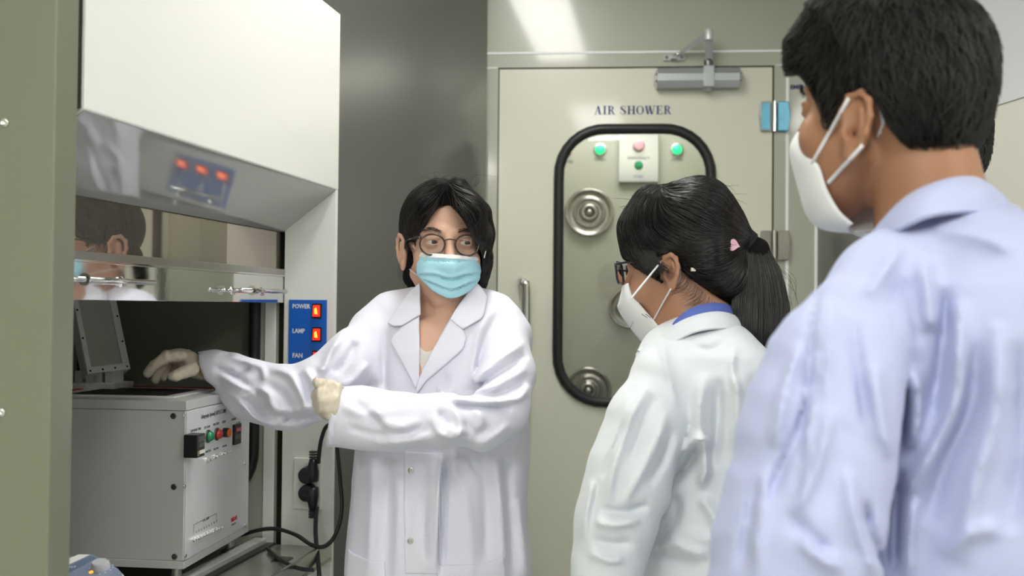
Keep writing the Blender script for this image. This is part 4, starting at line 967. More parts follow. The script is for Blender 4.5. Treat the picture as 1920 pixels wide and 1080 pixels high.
# ---------------------------------------------------------------- the instructor at the fume cupboard
def woman_instructor():
    global YK
    YK = 1.045
    pr = base_person('person', P(829, 800, 1.88), 'woman in white lab coat and pale blue surgical mask reaching into the fume cupboard')
    H = Head(833, 459, 1.875, 10, 0, 1.015, -.010)
    # coat
    tor = Model().u(loft([(556, 775, 902, 1.885, .06), (578, 715, 955, 1.885, .085), (610, 684, 982, 1.885, .10), (660, 672, 990, 1.885, .112), (720, 672, 990, 1.885, .118), (850, 664, 994, 1.885, .125), (950, 656, 986, 1.885, .13), (1000, 652, 989, 1.885, .132), (1080, 648, 994, 1.885, .14), (1400, 620, 1020, 1.885, .165), (1478, 615, 1025, 1.885, .17)], math.radians(-12), 2.3), 0)
    tor.u(chain([(800, 556, 1.89, 26), (735, 590, 1.885, 38), (700, 622, 1.885, 46)]), .03).u(chain([(872, 556, 1.885, 26), (925, 592, 1.87, 38), (948, 630, 1.86, 46)]), .03)
    tor.cut(prismp([(787, 480), (786, 545), (787, 590), (785, 640), (785, 712), (778, 742), (800, 690), (822, 635), (845, 596), (865, 565), (880, 545), (884, 480)], 1.70, 1.875, sm=False), .004)
    tor.cut(cap(P(836, 540, 1.885), P(838, 640, 1.875), .056, .052), .006)
    aR = Model().u(chain([(705, 628, 1.865, 47), (655, 680, 1.83, 50), (600, 728, 1.815, 54), (545, 746, 1.83, 57), (475, 732, 1.865, 53), (432, 707, 1.885, 41), (398, 695, 1.90, 35), (378, 688, 1.905, 30)]), .022)
    aR.cut(prismp([(300, 600), (366, 655), (372, 682), (384, 712), (404, 731), (300, 760)], 1.7, 2.1, sm=False), .002)
    aR.cut(chain([(350, 684, 1.905, 24), (400, 697, 1.90, 29)]), .003)
    aL = Model().u(chain([(946, 635, 1.83, 46), (952, 700, 1.77, 49), (936, 762, 1.72, 54), (900, 789, 1.69, 53), (830, 794, 1.675, 53), (750, 792, 1.675, 52), (680, 784, 1.68, 55), (610, 780, 1.69, 58)]), .022)
    aL.cut(prismp([(500, 690), (631, 690), (628, 722), (609, 842), (600, 880), (500, 880)], 1.5, 1.95, sm=False), .002)
    aL.cut(chain([(590, 758, 1.69, 36), (632, 762, 1.68, 34)]), .003)
    FT = Folds(560, 520, 1060, 1120, k=1.8)
    A = FT.add
    # long vertical drape below the sleeve
    A(6, 14, (700, 860), (697, 960), (690, 1090)); A(-6, 16, (730, 860), (727, 980), (722, 1090)); A(5, 14, (745, 900), (745, 1000), (742, 1090))
    A(-5, 10, (800, 930), (795, 1000), (800, 1060)); A(7, 16, (815, 850), (812, 950), (800, 1090)); A(8, 7, (834, 856), (828, 930), (822, 1080), kind='s'); A(5, 14, (865, 900), (880, 980), (885, 1080))
    A(-5, 12, (905, 850), (910, 950), (912, 1060)); A(6, 12, (925, 850), (938, 930), (948, 1060)); A(-4, 12, (952, 930), (955, 1000), (962, 1090)); A(5, 13, (972, 935), (980, 1000), (990, 1090)); A(-6, 12, (955, 860), (950, 900), (955, 950))
    A(5, 10, (860, 850), (850, 880), (865, 910)); A(-4, 8, (880, 850), (885, 870), (900, 890))
    # chest: sweeping folds from the shoulder into the armpit
    A(6, 9, (925, 580), (900, 620), (888, 680), (878, 730)); A(-6, 8, (940, 590), (915, 630), (900, 670), (893, 720)); A(6, 8, (960, 600), (925, 645), (905, 690)); A(-4, 7, (955, 630), (930, 665), (915, 690))
    A(6, 10, (700, 590), (697, 650), (700, 720)); A(-6, 10, (722, 620), (720, 690), (722, 740)); A(4, 9, (712, 600), (708, 680), (712, 720)); A(-6, 12, (675, 650), (680, 700), (690, 730))
    A(-4, 12, (840, 700), (830, 740), (830, 770)); FT.noise(1.0, 60, 1.4, 3, 1)
    # forearm crossing the body
    FL = Folds(560, 560, 1060, 900, k=1.8); A = FL.add
    A(8, 9, (985, 640), (950, 665), (915, 690), (880, 720)); A(-7, 8, (990, 665), (950, 690), (905, 720), (875, 735)); A(7, 10, (990, 690), (950, 712), (905, 735)); A(-7, 8, (985, 718), (940, 735), (890, 742), (850, 742))
    A(9, 8, (990, 720), (975, 745), (930, 753), (880, 752), (840, 745)); A(-9, 8, (960, 765), (900, 762), (850, 758)); A(8, 9, (845, 760), (860, 785), (862, 812), (835, 800), (810, 775))
    A(-9, 8, (825, 768), (832, 788), (845, 796)); A(8, 8, (808, 782), (825, 812), (855, 822), (868, 800)); A(-5, 9, (870, 790), (895, 812), (920, 800)); A(6, 12, (890, 760), (900, 790), (885, 815)); A(-5, 10, (800, 800), (770, 812), (735, 822))
    A(6, 12, (700, 760), (720, 790), (750, 800), (790, 790)); A(-5, 10, (665, 755), (700, 785), (715, 800)); A(4, 10, (640, 760), (680, 775), (740, 770)); A(5, 12, (700, 832), (760, 825), (830, 815), (880, 812)); A(-6, 12, (745, 845), (820, 842), (900, 838))
    A(4, 8, (960, 790), (930, 815), (890, 838)); A(-3, 8, (650, 800), (690, 812), (730, 818)); A(2.5, 3, (632, 730), (624, 780), (617, 836), kind='s'); FL.noise(.9, 34, .5, 2.5, 4)
    # sleeve of the reaching arm
    FR = Folds(340, 540, 800, 860, k=1.8); A = FR.add
    A(8, 9, (650, 615), (620, 660), (608, 690), (590, 705)); A(-8, 9, (668, 640), (650, 675), (625, 700)); A(7, 9, (690, 680), (665, 710), (640, 725)); A(7, 8, (570, 690), (590, 720), (600, 745), (610, 770)); A(-7, 8, (560, 700), (575, 735), (580, 760))
    A(7, 9, (500, 690), (540, 700), (560, 730), (575, 770), (560, 795)); A(-7, 9, (500, 720), (530, 740), (545, 770), (530, 795)); A(8, 8, (410, 700), (450, 725), (500, 735), (510, 760), (530, 790)); A(-7, 7, (400, 690), (440, 705), (470, 728), (490, 730))
    A(8, 7, (430, 735), (455, 760), (478, 785), (520, 800)); A(6, 8, (430, 668), (470, 680), (492, 690), (492, 712)); A(-5, 9, (470, 690), (450, 700), (440, 715)); A(5, 8, (480, 735), (460, 745), (440, 730)); A(-6, 8, (500, 770), (540, 785), (600, 780)); A(5, 8, (600, 750), (560, 770), (520, 770))
    A(-5, 7, (590, 690), (598, 705), (602, 720)); FR.noise(1.0, 30, .4, 2, 8)
    core = Model().u(Relief(tor, FT), 0)
    D = lambda p: smin(smin(tor(p)-FT(p), aR(p)-FR(p), .012), aL(p)-FL(p), .008).astype(f4)
    lo, hi = bounds([P(345, 700, 1.9), P(1040, 700, 1.9), P(829, 540, 1.55), P(829, 1478, 2.1)], .03); lo[1] = 1.62; hi[1] = 2.20; lo[2] = P(829, 1478, 1.885).z-.02
    zf = P(829, 1100, 1.88).z
    surf('lab_coat', D, lo, hi, .012, 'coat1', pr, fine=((lo[0], hi[0], .0042), (1.66, 1.96, .0045), (zf, hi[2], .0042)), amp=.014)
    # body: head, neck, chest, arms, legs
    b = Model(); H.ops(b)
    b.u(cap(H.L(0, -.012, -.07), P(836, 590, 1.885), .050, .052, 1.0), .02)
    b.u(chain([(836, 600, 1.89, 48, .9), (760, 622, 1.90, 44, 1)]), .03).u(chain([(836, 600, 1.885, 48, .9), (910, 625, 1.885, 44)]), .03)
    b.u(cap(P(832, 640, 1.895), P(826, 760, 1.90), .085, .08, .82), .04).u(cap(P(826, 760, 1.90), P(826, 1080, 1.90), .08, .09, .85), .04)
    b.u(cap(P(800, 630, 1.815), P(788, 700, 1.80), .03, .03, .7), .03).u(cap(P(845, 625, 1.82), P(825, 660, 1.81), .03, .03, .7), .03)
    b.u(chain([(705, 640, 1.875, 30), (600, 725, 1.82, 26), (520, 728, 1.85, 24), (372, 688, 1.905, 17)]), .02)
    b.u(chain([(940, 645, 1.84, 28), (930, 768, 1.74, 22), (760, 795, 1.69, 22), (625, 778, 1.69, 17)]), .02)
    cc = P(829, 800, 1.89); leg_ops(b, cc, -12)
    hx, hyy, hz = H.o.x, H.o.y, H.o.z
    surf('body', b, np.array([-.70, 1.66, .03]), np.array([.06, 2.16, 1.64]), .013, 'skin1', pr, fine=((hx-.09, hx+.09, .0019), (hyy-.12, hyy+.0, .0019), (hz-.06, hz+.05, .0019)), it=0)
    legs(pr, cc, -12)
    H.eyeballs(pr, (-.42, 0)); H.brows(pr, 'hair')
    # lapels, collar, pocket, placket: cloth laid over the coat surface
    DT = lambda p: (tor(p)-FT(p)).astype(f4)
    full = Model().u(loft([(556, 775, 902, 1.885, .06), (578, 715, 955, 1.885, .085), (610, 684, 982, 1.885, .10), (660, 672, 990, 1.885, .112), (720, 672, 990, 1.885, .118), (850, 664, 994, 1.885, .125)], math.radians(-12), 2.3), 0)
    full.u(chain([(800, 556, 1.89, 26), (735, 590, 1.885, 38), (700, 622, 1.885, 46)]), .03).u(chain([(872, 556, 1.885, 26), (925, 592, 1.87, 38), (948, 630, 1.86, 46)]), .03)
    full.u(cap(P(838, 535, 1.875), P(838, 600, 1.865), .066, .06, 1), .03)
    def patch(name, poly, off, th, m=None, base=None, h=.0022, sm=False, y=(1.68, 1.90)):
        pz = prismp(poly, y[0], y[1], sm=sm); bs = base or full
        fn = lambda p: smax(np.abs(bs(p)-(off+th-.0035))-.0035, pz(p), .0015).astype(f4)
        pts = [P(x_, y_, d_) for x_, y_ in poly for d_ in y]; lo_, hi_ = bounds(pts, .01); return surf(name, fn, lo_, hi_, h, m or 'coat1', pr, it=1, one=True)
    patch('lapel', [(786, 592), (754, 611), (737, 628), (731, 641), (745, 665), (762, 697), (779, 729), (786, 712), (787, 650)], .004, .0022)
    patch('lapel', [(845, 597), (868, 617), (875, 632), (868, 655), (840, 680), (800, 714), (777, 745), (784, 712), (808, 662)], .0045, .0022)
    patch('collar', [(787, 530), (770, 545), (750, 570), (726, 606), (738, 612), (754, 611), (789, 590), (788, 560)], .008, .003, y=(1.74, 1.93))
    patch('collar', [(880, 543), (893, 529), (904, 540), (914, 556), (908, 590), (902, 598), (868, 618), (843, 598), (860, 571)], .008, .003, y=(1.74, 1.93))
    patch('inner_shirt', [(776, 640), (776, 668), (778, 732), (800, 712), (818, 655), (798, 660)], -.005, .003, 'shirtwhite')
    patch('front_placket', [(758, 846), (832, 850), (830, 950), (822, 1076), (759, 1076), (757, 950)], .002, .002, base=DT, h=.0024)
    patch('side_pocket', [(653, 1028), (660, 1036), (692, 1050), (722, 1050), (722, 1120), (645, 1120)], .003, .0025, base=DT, h=.0024)
    patch('side_pocket', [(820, 1059), (860, 1059), (900, 1057), (945, 1045), (952, 1120), (820, 1120)], .003, .0025, base=DT, h=.0024)
    patch('breast_pocket', [(819, 722), (826, 733), (838, 736), (852, 728), (852, 760), (820, 760)], .003, .002, base=DT, h=.0022)
    for i, (a, c) in enumerate([((821, 741), (825, 747)), ((826, 744), (831, 742)), ((833, 743), (838, 745)), ((840, 742), (846, 740))]):
        pass
    def onsurf(px, py, fn, y0=1.66, off=0.):
        lo_, hi_ = y0, 2.0; ys = np.linspace(lo_, hi_, 400); q = np.array([list(P(px, py, y_)) for y_ in ys], f4); d = fn(q); k = np.argmax(d < off); return P(px, py, ys[k])
    for px, py in ((779, 748), (771, 882), (770, 1014)):
        c = onsurf(px, py, DT, off=.004)-pr.location; MB().lathe([(.0056, 0), (.0056, .0025), (.0042, .0028), (.0040, .001), (.0001, .001)], c, (-.15, -1, 0), 20).o('snap_button', 'steel', pr, smooth=True, angle=40)
    st = []
    for x0, x1, y_ in ((820, 823, 744), (824, 828, 746), (829, 832, 744), (834, 838, 746), (840, 846, 741)):
        a, c = onsurf(x0, y_-2, DT, off=.0055), onsurf(x1, y_+2, DT, off=.0055); mdl = a.lerp(c, .5)+Vector((0, -.0005, .002)); st.append([list(a), list(mdl), list(c)])
    tubes('red_embroidery', np.array(st), .0006, 'red_print', pr, 4)
    # mask
    mb = Model().u(H.E((0, .040, -.052), (.062, .066, .068)), 0).u(H.C((0, .088, -.010), (0, .103, -.045), .010, .012), .02).u(H.E((0, .062, -.092), (.034, .036, .030)), .02)
    FM = Folds(760, 450, 930, 580, 1); A = FM.add
    A(2.5, 4, (782, 512), (815, 513), (845, 520), (875, 512), (905, 508)); A(-3, 3.5, (782, 518), (815, 519), (846, 527), (875, 519), (904, 514)); A(2.5, 4, (790, 520), (820, 532), (846, 540), (872, 532), (898, 522)); A(-3, 3.5, (793, 526), (820, 538), (848, 546), (872, 537), (895, 527))
    A(1.2, 2, (783, 482), (845, 484), (908, 486)); A(-1.2, 2, (783, 488), (845, 490), (908, 492)); A(2.5, 10, (852, 480), (850, 520), (847, 550))
    mfun = lambda p: smax(np.abs(mb(p)-FM(p)-.001)-.0014, mpz(p), .001).astype(f4)
    poly = smoothpoly([(783, 474), (815, 476), (848, 478), (880, 481), (908, 482), (907, 500), (904, 514), (895, 531), (875, 550), (845, 560), (815, 548), (797, 532), (782, 516), (781, 495)], 4)
    mpz = prismp(poly, 1.72, 1.875, sm=False); lo_, hi_ = bounds([P(770, 465, 1.72), P(920, 570, 1.88)], .01)
    mk = surf('face_mask', mfun, lo_, hi_, .0018, 'maskblue', pr, it=1)
    pe = prismp(smoothpoly([(783, 473), (815, 475), (848, 477), (880, 480), (908, 481), (908, 488), (880, 488), (848, 486), (815, 484), (784, 482)], 3), 1.72, 1.875, sm=False)
    em = surf('mask_edge', lambda p: smax(np.abs(mb(p)-FM(p)-.0022)-.0014, pe(p), .001).astype(f4), lo_, hi_, .0016, 'maskwhite', pr)
    for pts in ([(784, 476, 1.815), (778, 466, 1.825), (773, 458, 1.845), (770, 455, 1.87)], [(782, 516, 1.815), (774, 510, 1.84), (768, 505, 1.87)], [(908, 483, 1.80), (911, 470, 1.82), (914, 458, 1.86)]):
        line('ear_loop', [P(*q) for q in pts], .0011, 'elastic', mk if False else pr)
    # spectacles
    g = empty('spectacles', H.o+Vector((0, 0, 0)), label='round dark-framed spectacles worn by the instructor', cat='glasses'); 
    def rim_(q, cx, cy, w_, h_, n=36):
        return [H.L(cx+w_*math.cos(a), .099-abs(cx+w_*math.cos(a))*.18, cy+h_*math.sin(a)*(1 if math.sin(a) < 0 else .86)) for a in np.linspace(0, 2*PI, n, endpoint=False)]
    for q in (-1, 1):
        pts = rim_(q, q*.0318, -.0045, .0222, .0205); MB().tube([p-g.location for p in pts], .0017, 8, closed=True).o('lens_rim', 'frame1', g, smooth=True)
        c = sum(pts, Vector())/len(pts); V = [p-g.location for p in pts]; V2 = [v+H.f*.0015 for v in V]; n_ = len(V); add('lens', V+V2, [tuple(range(n_))[::-1], tuple(range(n_, 2*n_))]+[(i, (i+1) % n_, n_+(i+1) % n_, n_+i) for i in range(n_)], 'lens', g)
        MB().tube([H.L(q*.052, .0895, .006)-g.location, H.L(q*.0585, .087, .0075)-g.location], [.0026, .0030], 8).o('end_piece', 'frame1', g, smooth=True)
        line('temple_arm', [H.L(q*.0585, .087, .0075), H.L(q*.069, .06, .006), H.L(q*.075, .02, .004), H.L(q*.077, -.004, .0)], .0016, 'frame1', g)
        MB().lathe([(.0012, 0), (.001, .0006)], H.L(q*.055, .0915, .0068)-g.location, H.f, 8).o('rivet', 'brass', g)
    line('bridge', [H.L(-.0105, .0985, .002), H.L(0, .1015, .0042), H.L(.0105, .0985, .002)], .0013, 'frame1', g)
    # hair
    h = Model().u(H.E((.003, -.018, .042), (.0805, .100, .086)), 0)
    h.u(chain([(858, 352, 1.80, 20), (884, 395, 1.785, 22), (900, 440, 1.81, 15), (907, 482, 1.845, 10), (903, 515, 1.87, 8), (895, 540, 1.88, 4)]), .028)
    h.u(chain([(900, 400, 1.87, 20), (905, 440, 1.88, 16), (905, 490, 1.89, 12), (898, 530, 1.90, 8), (891, 556, 1.90, 2)]), .025)
    h.u(chain([(822, 352, 1.80, 16), (797, 385, 1.79, 15), (780, 420, 1.805, 12), (770, 444, 1.83, 9)]), .018)
    h.u(chain([(775, 430, 1.88, 18), (772, 480, 1.925, 16), (771, 520, 1.93, 11), (775, 548, 1.93, 3)]), .015)
    h.cut(prismp([(832, 387), (820, 391), (806, 408), (794, 428), (781, 446), (776, 462), (776, 520), (840, 540), (896, 520), (905, 490), (903, 472), (892, 452), (880, 430), (864, 404), (846, 386)], 1.5, 1.872), .003)
    h.cut(H.E((.082, .004, -.020), (.020, .018, .030)), .002); h.cut(prismp([(756, 462), (768, 450), (779, 452), (783, 462), (783, 520), (768, 524), (757, 500)], 1.5, 1.90), .002)
    lo_, hi_ = bounds([P(742, 318, 1.75), P(930, 550, 2.0)], .01); hb = surf('hair', h, lo_, hi_, .003, 'hairbase', pr, it=1)
    Vh = np.array([list(v.co+pr.location) for v in hb.data.vertices], f4)
    part = np.array(P(836, 345, 1.80), f4); top = np.array(H.L(0, -.02, .13), f4); cx = float(H.o.x)+.004
    def flow(p):
        v = p-np.array([cx, H.o.y+.0, H.o.z+.11], f4); sx = np.tanh((p[:, 0]-part[0])/.012); f = np.zeros_like(p); f[:, 0] = sx*.9*np.clip((p[:, 2]-H.o.z-.02)/.08, 0.05, 1); f[:, 2] = -.55-.8*np.clip(-(p[:, 2]-H.o.z-.06)/.06, 0, 1)
        f[:, 1] = np.where(p[:, 1] > H.o.y, .3, .12)*np.clip((p[:, 2]-H.o.z)/.1, 0, 1); return f
    sd = pick(Vh, 3400, lambda V: V[:, 2] > H.o.z-.05); pa = grow(h, sd, flow, 13, np.random.default_rng(2).uniform(.004, .010, len(sd)), np.random.default_rng(3).uniform(.0002, .0016, len(sd)), .10)
    tubes('hair_strands', pa, np.random.default_rng(4).uniform(.00022, .00050, len(sd)), 'hair', pr)['kind'] = 'stuff'
    # a few loose hairs
    r = np.random.default_rng(12); fl = []
    for i in range(26):
        x = r.uniform(800, 900); a = P(x, 340+abs(x-838)*.2, 1.86); d = Vector((r.normal()*.012, -.01, .010+r.random()*.01)); e = a+d+Vector((r.normal()*.02, 0, -.004)); fl.append([list(q) for q in catmull([a, a+d, e], 4)])
    for i in range(22):
        x = r.uniform(757, 776); a = P(x, 460+r.uniform(-20, 20), 1.9); e = P(x+r.normal()*7-3, 535+r.uniform(-15, 12), 1.92); fl.append([list(q) for q in catmull([a, a.lerp(e, .5)+Vector((-.003, 0, 0)), e], 4)])
    fl.append([list(q) for q in catmull([P(818, 388, 1.776), P(806, 405, 1.77), P(793, 423, 1.775), P(782, 436, 1.79)], 3)][:9])
    tubes('stray_hairs', np.array([f[:9] for f in fl]), .00022, 'hair', pr)['kind'] = 'stuff'
    # gloves
    q = lambda px, py, y: P(px, py, y); g1 = Model()
    hand(g1, [(q(368, 688, 1.905), q(352, 680, 1.90), .0200, .0215, .8), (q(352, 678, 1.90), q(338, 672, 1.885), .0200, .0165, .8), (q(350, 670, 1.915), q(334, 668, 1.915), .016, .013, .9), (q(384, 692, 1.905), q(366, 688, 1.905), .0215, .0205, .9)],
         [[(q(340, 668, 1.875), .0125), (q(312, 670, 1.86), .0108), (q(290, 684, 1.855), .0098), (q(277, 700, 1.855), .0088)],
          [(q(338, 664, 1.895), .0120), (q(312, 668, 1.885), .0105), (q(300, 690, 1.88), .0098), (q(292, 711, 1.88), .0090)],
          [(q(338, 664, 1.915), .0115), (q(316, 674, 1.91), .0100), (q(309, 694, 1.905), .0092), (q(306, 708, 1.90), .0085)],
          [(q(342, 666, 1.93), .0105), (q(324, 682, 1.93), .0090), (q(322, 698, 1.925), .0082), (q(326, 706, 1.92), .0075)],
          [(q(362, 692, 1.875), .0145), (q(345, 698, 1.855), .0125), (q(328, 705, 1.845), .0100), (q(322, 706, 1.845), .0090)]])
    F1 = Folds(250, 640, 400, 740, 1); F1.noise(.8, 7, .6, 2.2, 3)
    for i, x in enumerate((356, 361, 366)): F1.add(-1.0, 1.4, (x, 676), (x+2, 690), (x+5, 704))
    F1.add(-1.6, 2, (334, 672), (330, 680), (333, 690)); F1.add(-1.2, 2, (322, 664), (318, 676)); F1.add(-1.2, 2, (345, 672), (340, 685), (345, 693))
    lo_, hi_ = bounds([P(262, 645, 1.82), P(392, 725, 1.96)], .012); surf('glove', Relief(g1, F1), lo_, hi_, .0019, 'latex', pr, amp=.003)
    g2 = Model()
    hand(g2, [(q(640, 762, 1.67), q(618, 755, 1.655), .0250, .0265, 1.0), (q(622, 737, 1.665), q(606, 735, 1.66), .016, .015, 1)],
         [[(q(626, 740, 1.650), .0125), (q(606, 737, 1.640), .0118), (q(595, 741, 1.655), .0108), (q(600, 748, 1.675), .0100)],
          [(q(628, 752, 1.645), .0125), (q(607, 751, 1.635), .0118), (q(597, 755, 1.650), .0106), (q(604, 760, 1.672), .0100)],
          [(q(630, 764, 1.648), .0120), (q(612, 765, 1.638), .0112), (q(602, 767, 1.652), .0102), (q(608, 772, 1.672), .0095)],
          [(q(632, 775, 1.652), .0110), (q(618, 777, 1.645), .0100), (q(610, 777, 1.656), .0090), (q(614, 780, 1.672), .0085)],
          [(q(634, 731, 1.655), .0130), (q(614, 724, 1.648), .0112), (q(600, 719, 1.650), .0096), (q(593, 716, 1.656), .0080)]])
    F2 = Folds(570, 690, 660, 800, 1); F2.noise(.8, 6, .1, 2.5, 5)
    lo_, hi_ = bounds([P(580, 702, 1.62), P(640, 792, 1.72)], .012); surf('glove', Relief(g2, F2), lo_, hi_, .0018, 'latex', pr, amp=.003)
    YK = 1.0
    return pr
# ---------------------------------------------------------------- the student with the ponytail
def shell_mask(H, name, seam, edge, m, parent, th=.0012, bulge=.010, n=14, cr=.0):
    """folded mask: seam points (f, u) in the middle plane, edge points (r, f, u) on the cheek; built on both sides"""
    S = catmull([H.L(0, *p) for p in seam], 5); V = []; Fc = []
    for q in (-1, 1):
        Eg = catmull([H.L(p[0]*q, p[1], p[2]) for p in edge], 5); n0 = len(V); k = len(S)
        for i in range(n+1):
            t = i/n
            for a, b in zip(S, Eg):
                V.append(a.lerp(b, t)+H.r*q*bulge*math.sin(PI*t)**.8*H.s)
        for i in range(n):
            for j in range(k-1):
                a = n0+i*k+j; f_ = (a, a+1, a+k+1, a+k); Fc.append(f_ if q > 0 else f_[::-1])
    V = [v-parent.location for v in V]; o = add(name, V, Fc, m, parent, smooth=True, angle=50)
    s = o.modifiers.new('thick', 'SOLIDIFY'); s.thickness = th*2; s.offset = 0
    return o
def woman_student():
    H = Head(1277, 494, 1.62, -118, -8, .95, -.013, .82)      # faces left and slightly away
    pr = base_person('person', P(1310, 800, 1.62), 'woman with long black ponytail and white folded mask, seen from behind in a white coat')
    n_ = -H.r if H.r.y > 0 else H.r          # towards the camera
    yaw = math.radians(-67+90)
    # coat
    tor = Model().u(loft([(598, 1275, 1375, 1.60, .085), (625, 1235, 1400, 1.60, .14), (660, 1205, 1432, 1.60, .175), (710, 1190, 1455, 1.60, .185), (800, 1185, 1462, 1.60, .18), (900, 1185, 1462, 1.60, .17), (1000, 1185, 1465, 1.60, .17), (1080, 1180, 1470, 1.60, .175), (1350, 1165, 1500, 1.60, .20), (1560, 1160, 1510, 1.60, .21)], 0, 2.2), 0)
    tor.u(chain([(1300, 625, 1.58, 44), (1262, 668, 1.53, 52), (1243, 712, 1.49, 60)]), .035).u(chain([(1345, 625, 1.64, 40), (1360, 680, 1.72, 55)]), .03)
    arm = Model().u(chain([(1240, 722, 1.475, 62), (1208, 800, 1.455, 68), (1180, 890, 1.44, 73), (1154, 985, 1.435, 70), (1138, 1070, 1.43, 58), (1118, 1180, 1.43, 50)]), .03)
    arm.u(chain([(1118, 1180, 1.43, 50), (1040, 1230, 1.44, 44), (980, 1262, 1.46, 42)]), .02); arm.cut(chain([(960, 1270, 1.465, 34), (1010, 1246, 1.45, 33)]), .003)
    neckcut = cap(P(1300, 560, 1.60), P(1310, 640, 1.60), .062, .058); tor.cut(neckcut, .006)
    FT = Folds(1140, 560, 1560, 1140, k=1.6); A = FT.add
    A(-4, 2.6, (1205, 702), (1235, 735), (1258, 780), (1272, 830), (1275, 870), kind='g'); A(5, 10, (1218, 700), (1248, 735), (1270, 785))
    A(8, 9, (1240, 640), (1250, 690), (1262, 740), (1272, 770)); A(-5, 7, (1230, 670), (1238, 700), (1250, 730)); A(7, 14, (1320, 700), (1310, 780), (1318, 860), (1318, 905)); A(-8, 14, (1345, 710), (1345, 790), (1335, 880)); A(7, 14, (1380, 700), (1385, 790), (1380, 900), (1365, 1000))
    A(-5, 10, (1410, 700), (1420, 790), (1412, 880)); A(12, 11, (1275, 850), (1300, 825), (1322, 828), (1318, 850)); A(-13, 12, (1258, 905), (1285, 878), (1305, 850), (1318, 838)); A(8, 10, (1318, 835), (1325, 880), (1310, 915)); A(-6, 9, (1285, 790), (1290, 815), (1282, 840)); A(6, 9, (1272, 770), (1283, 800), (1300, 815))
    A(7, 14, (1250, 1010), (1290, 1030), (1330, 1040)); A(-7, 12, (1225, 1030), (1260, 1050), (1310, 1060)); A(7, 14, (1310, 930), (1335, 960), (1350, 1000)); A(-7, 14, (1270, 930), (1265, 970), (1235, 1020)); A(5, 12, (1380, 1000), (1330, 1012), (1280, 1005))
    A(-4, 7, (1360, 640), (1330, 655), (1300, 650)); A(4, 8, (1380, 650), (1372, 690), (1385, 740)); FT.noise(1.2, 60, 1.4, 2.2, 21)
    FA = Folds(1040, 640, 1340, 1140, k=1.6); A = FA.add
    A(7, 9, (1215, 720), (1180, 790), (1150, 880), (1140, 950)); A(-6, 9, (1230, 740), (1205, 800), (1180, 870)); A(6, 9, (1250, 770), (1230, 830), (1195, 900), (1165, 950)); A(-6, 9, (1262, 800), (1245, 860), (1215, 910)); A(6, 8, (1185, 740), (1160, 800), (1140, 860)); A(-5, 8, (1172, 790), (1150, 850), (1130, 900))
    A(-7, 9, (1130, 955), (1175, 960), (1215, 945)); A(7, 10, (1110, 975), (1150, 985), (1200, 975)); A(-6, 10, (1110, 1010), (1150, 1020), (1185, 1015)); A(6, 10, (1100, 1035), (1140, 1050), (1170, 1050)); A(5, 8, (1112, 900), (1100, 960), (1095, 1010)); A(-4, 7, (1125, 900), (1115, 950), (1110, 990))
    FA.noise(1.1, 34, 2.0, 2.4, 22)
    D = lambda p: smin(tor(p)-FT(p), arm(p)-FA(p), .010).astype(f4)
    lo, hi = bounds([P(1060, 600, 1.35), P(1060, 1270, 1.37), P(1500, 1560, 1.84)], .02); lo[0] = -.02; hi[0] = .47; hi[2] = P(1300, 590, 1.6).z; lo[2] = P(1300, 1560, 1.6).z-.02; lo[1] = 1.34
    zf = P(1300, 1095, 1.5).z
    surf('lab_coat', D, lo, hi, .012, 'coat2', pr, fine=((lo[0], hi[0], .0042), (1.36, 1.62, .0045), (zf, hi[2], .0042)), amp=.016)
    # body
    b = Model(); H.ops(b)
    b.u(cap(H.L(0, -.020, -.06), P(1310, 640, 1.60), .050, .054), .02).u(chain([(1310, 645, 1.6, 60), (1320, 760, 1.6, 85), (1320, 1080, 1.6, 100)]), .05)
    b.u(chain([(1290, 670, 1.56, 38), (1215, 820, 1.46, 36), (1140, 1070, 1.43, 30), (1118, 1180, 1.43, 28), (1000, 1250, 1.455, 24), (950, 1272, 1.47, 20)]), .03)
    b.u(chain([(1340, 670, 1.68, 38), (1330, 900, 1.78, 34), (1250, 1180, 1.78, 26), (1150, 1230, 1.74, 24)]), .03)
    b.u(ell(P(925, 1282, 1.475), (.045, .02, .03)), .015)
    cc = P(1320, 800, 1.60); leg_ops(b, cc, -113, .08)
    hx, hyy, hz = H.o.x, H.o.y, H.o.z
    surf('body', b, np.array([-.06, 1.36, .03]), np.array([.47, 1.88, 1.60]), .013, 'skin2', pr, fine=((hx-.12, hx+.06, .0022), (hyy-.10, hyy+.03, .0022), (hz-.09, hz+.05, .0022)), it=0)
    legs(pr, cc, -113); H.eyeballs(pr, (0, -.2))
    # far sleeve
    fa = Model().u(chain([(1350, 690, 1.72, 52), (1335, 900, 1.78, 52), (1255, 1180, 1.78, 44), (1170, 1226, 1.75, 38)]), .03)
    lo_, hi_ = bounds([P(1300, 600, 1.66), P(1120, 1260, 1.70), P(1420, 1250, 1.84)], .05); surf('lab_coat_sleeve', fa, lo_, hi_, .009, 'coat2', pr)
    # collars
    C = lambda l: [P(*q) for q in l]
    ribbon('shirt_collar', C([(1256, 618, 1.52), (1268, 600, 1.515), (1290, 582, 1.515), (1320, 571, 1.52), (1350, 569, 1.54), (1372, 576, 1.58), (1378, 590, 1.64), (1340, 596, 1.68), (1280, 600, 1.66)]),
           C([(1252, 632, 1.515), (1270, 618, 1.505), (1296, 600, 1.50), (1325, 590, 1.505), (1356, 588, 1.525), (1380, 596, 1.575), (1386, 606, 1.65), (1340, 612, 1.69), (1280, 614, 1.67)]), .003, 'shirtblue', pr, bulge=.002)
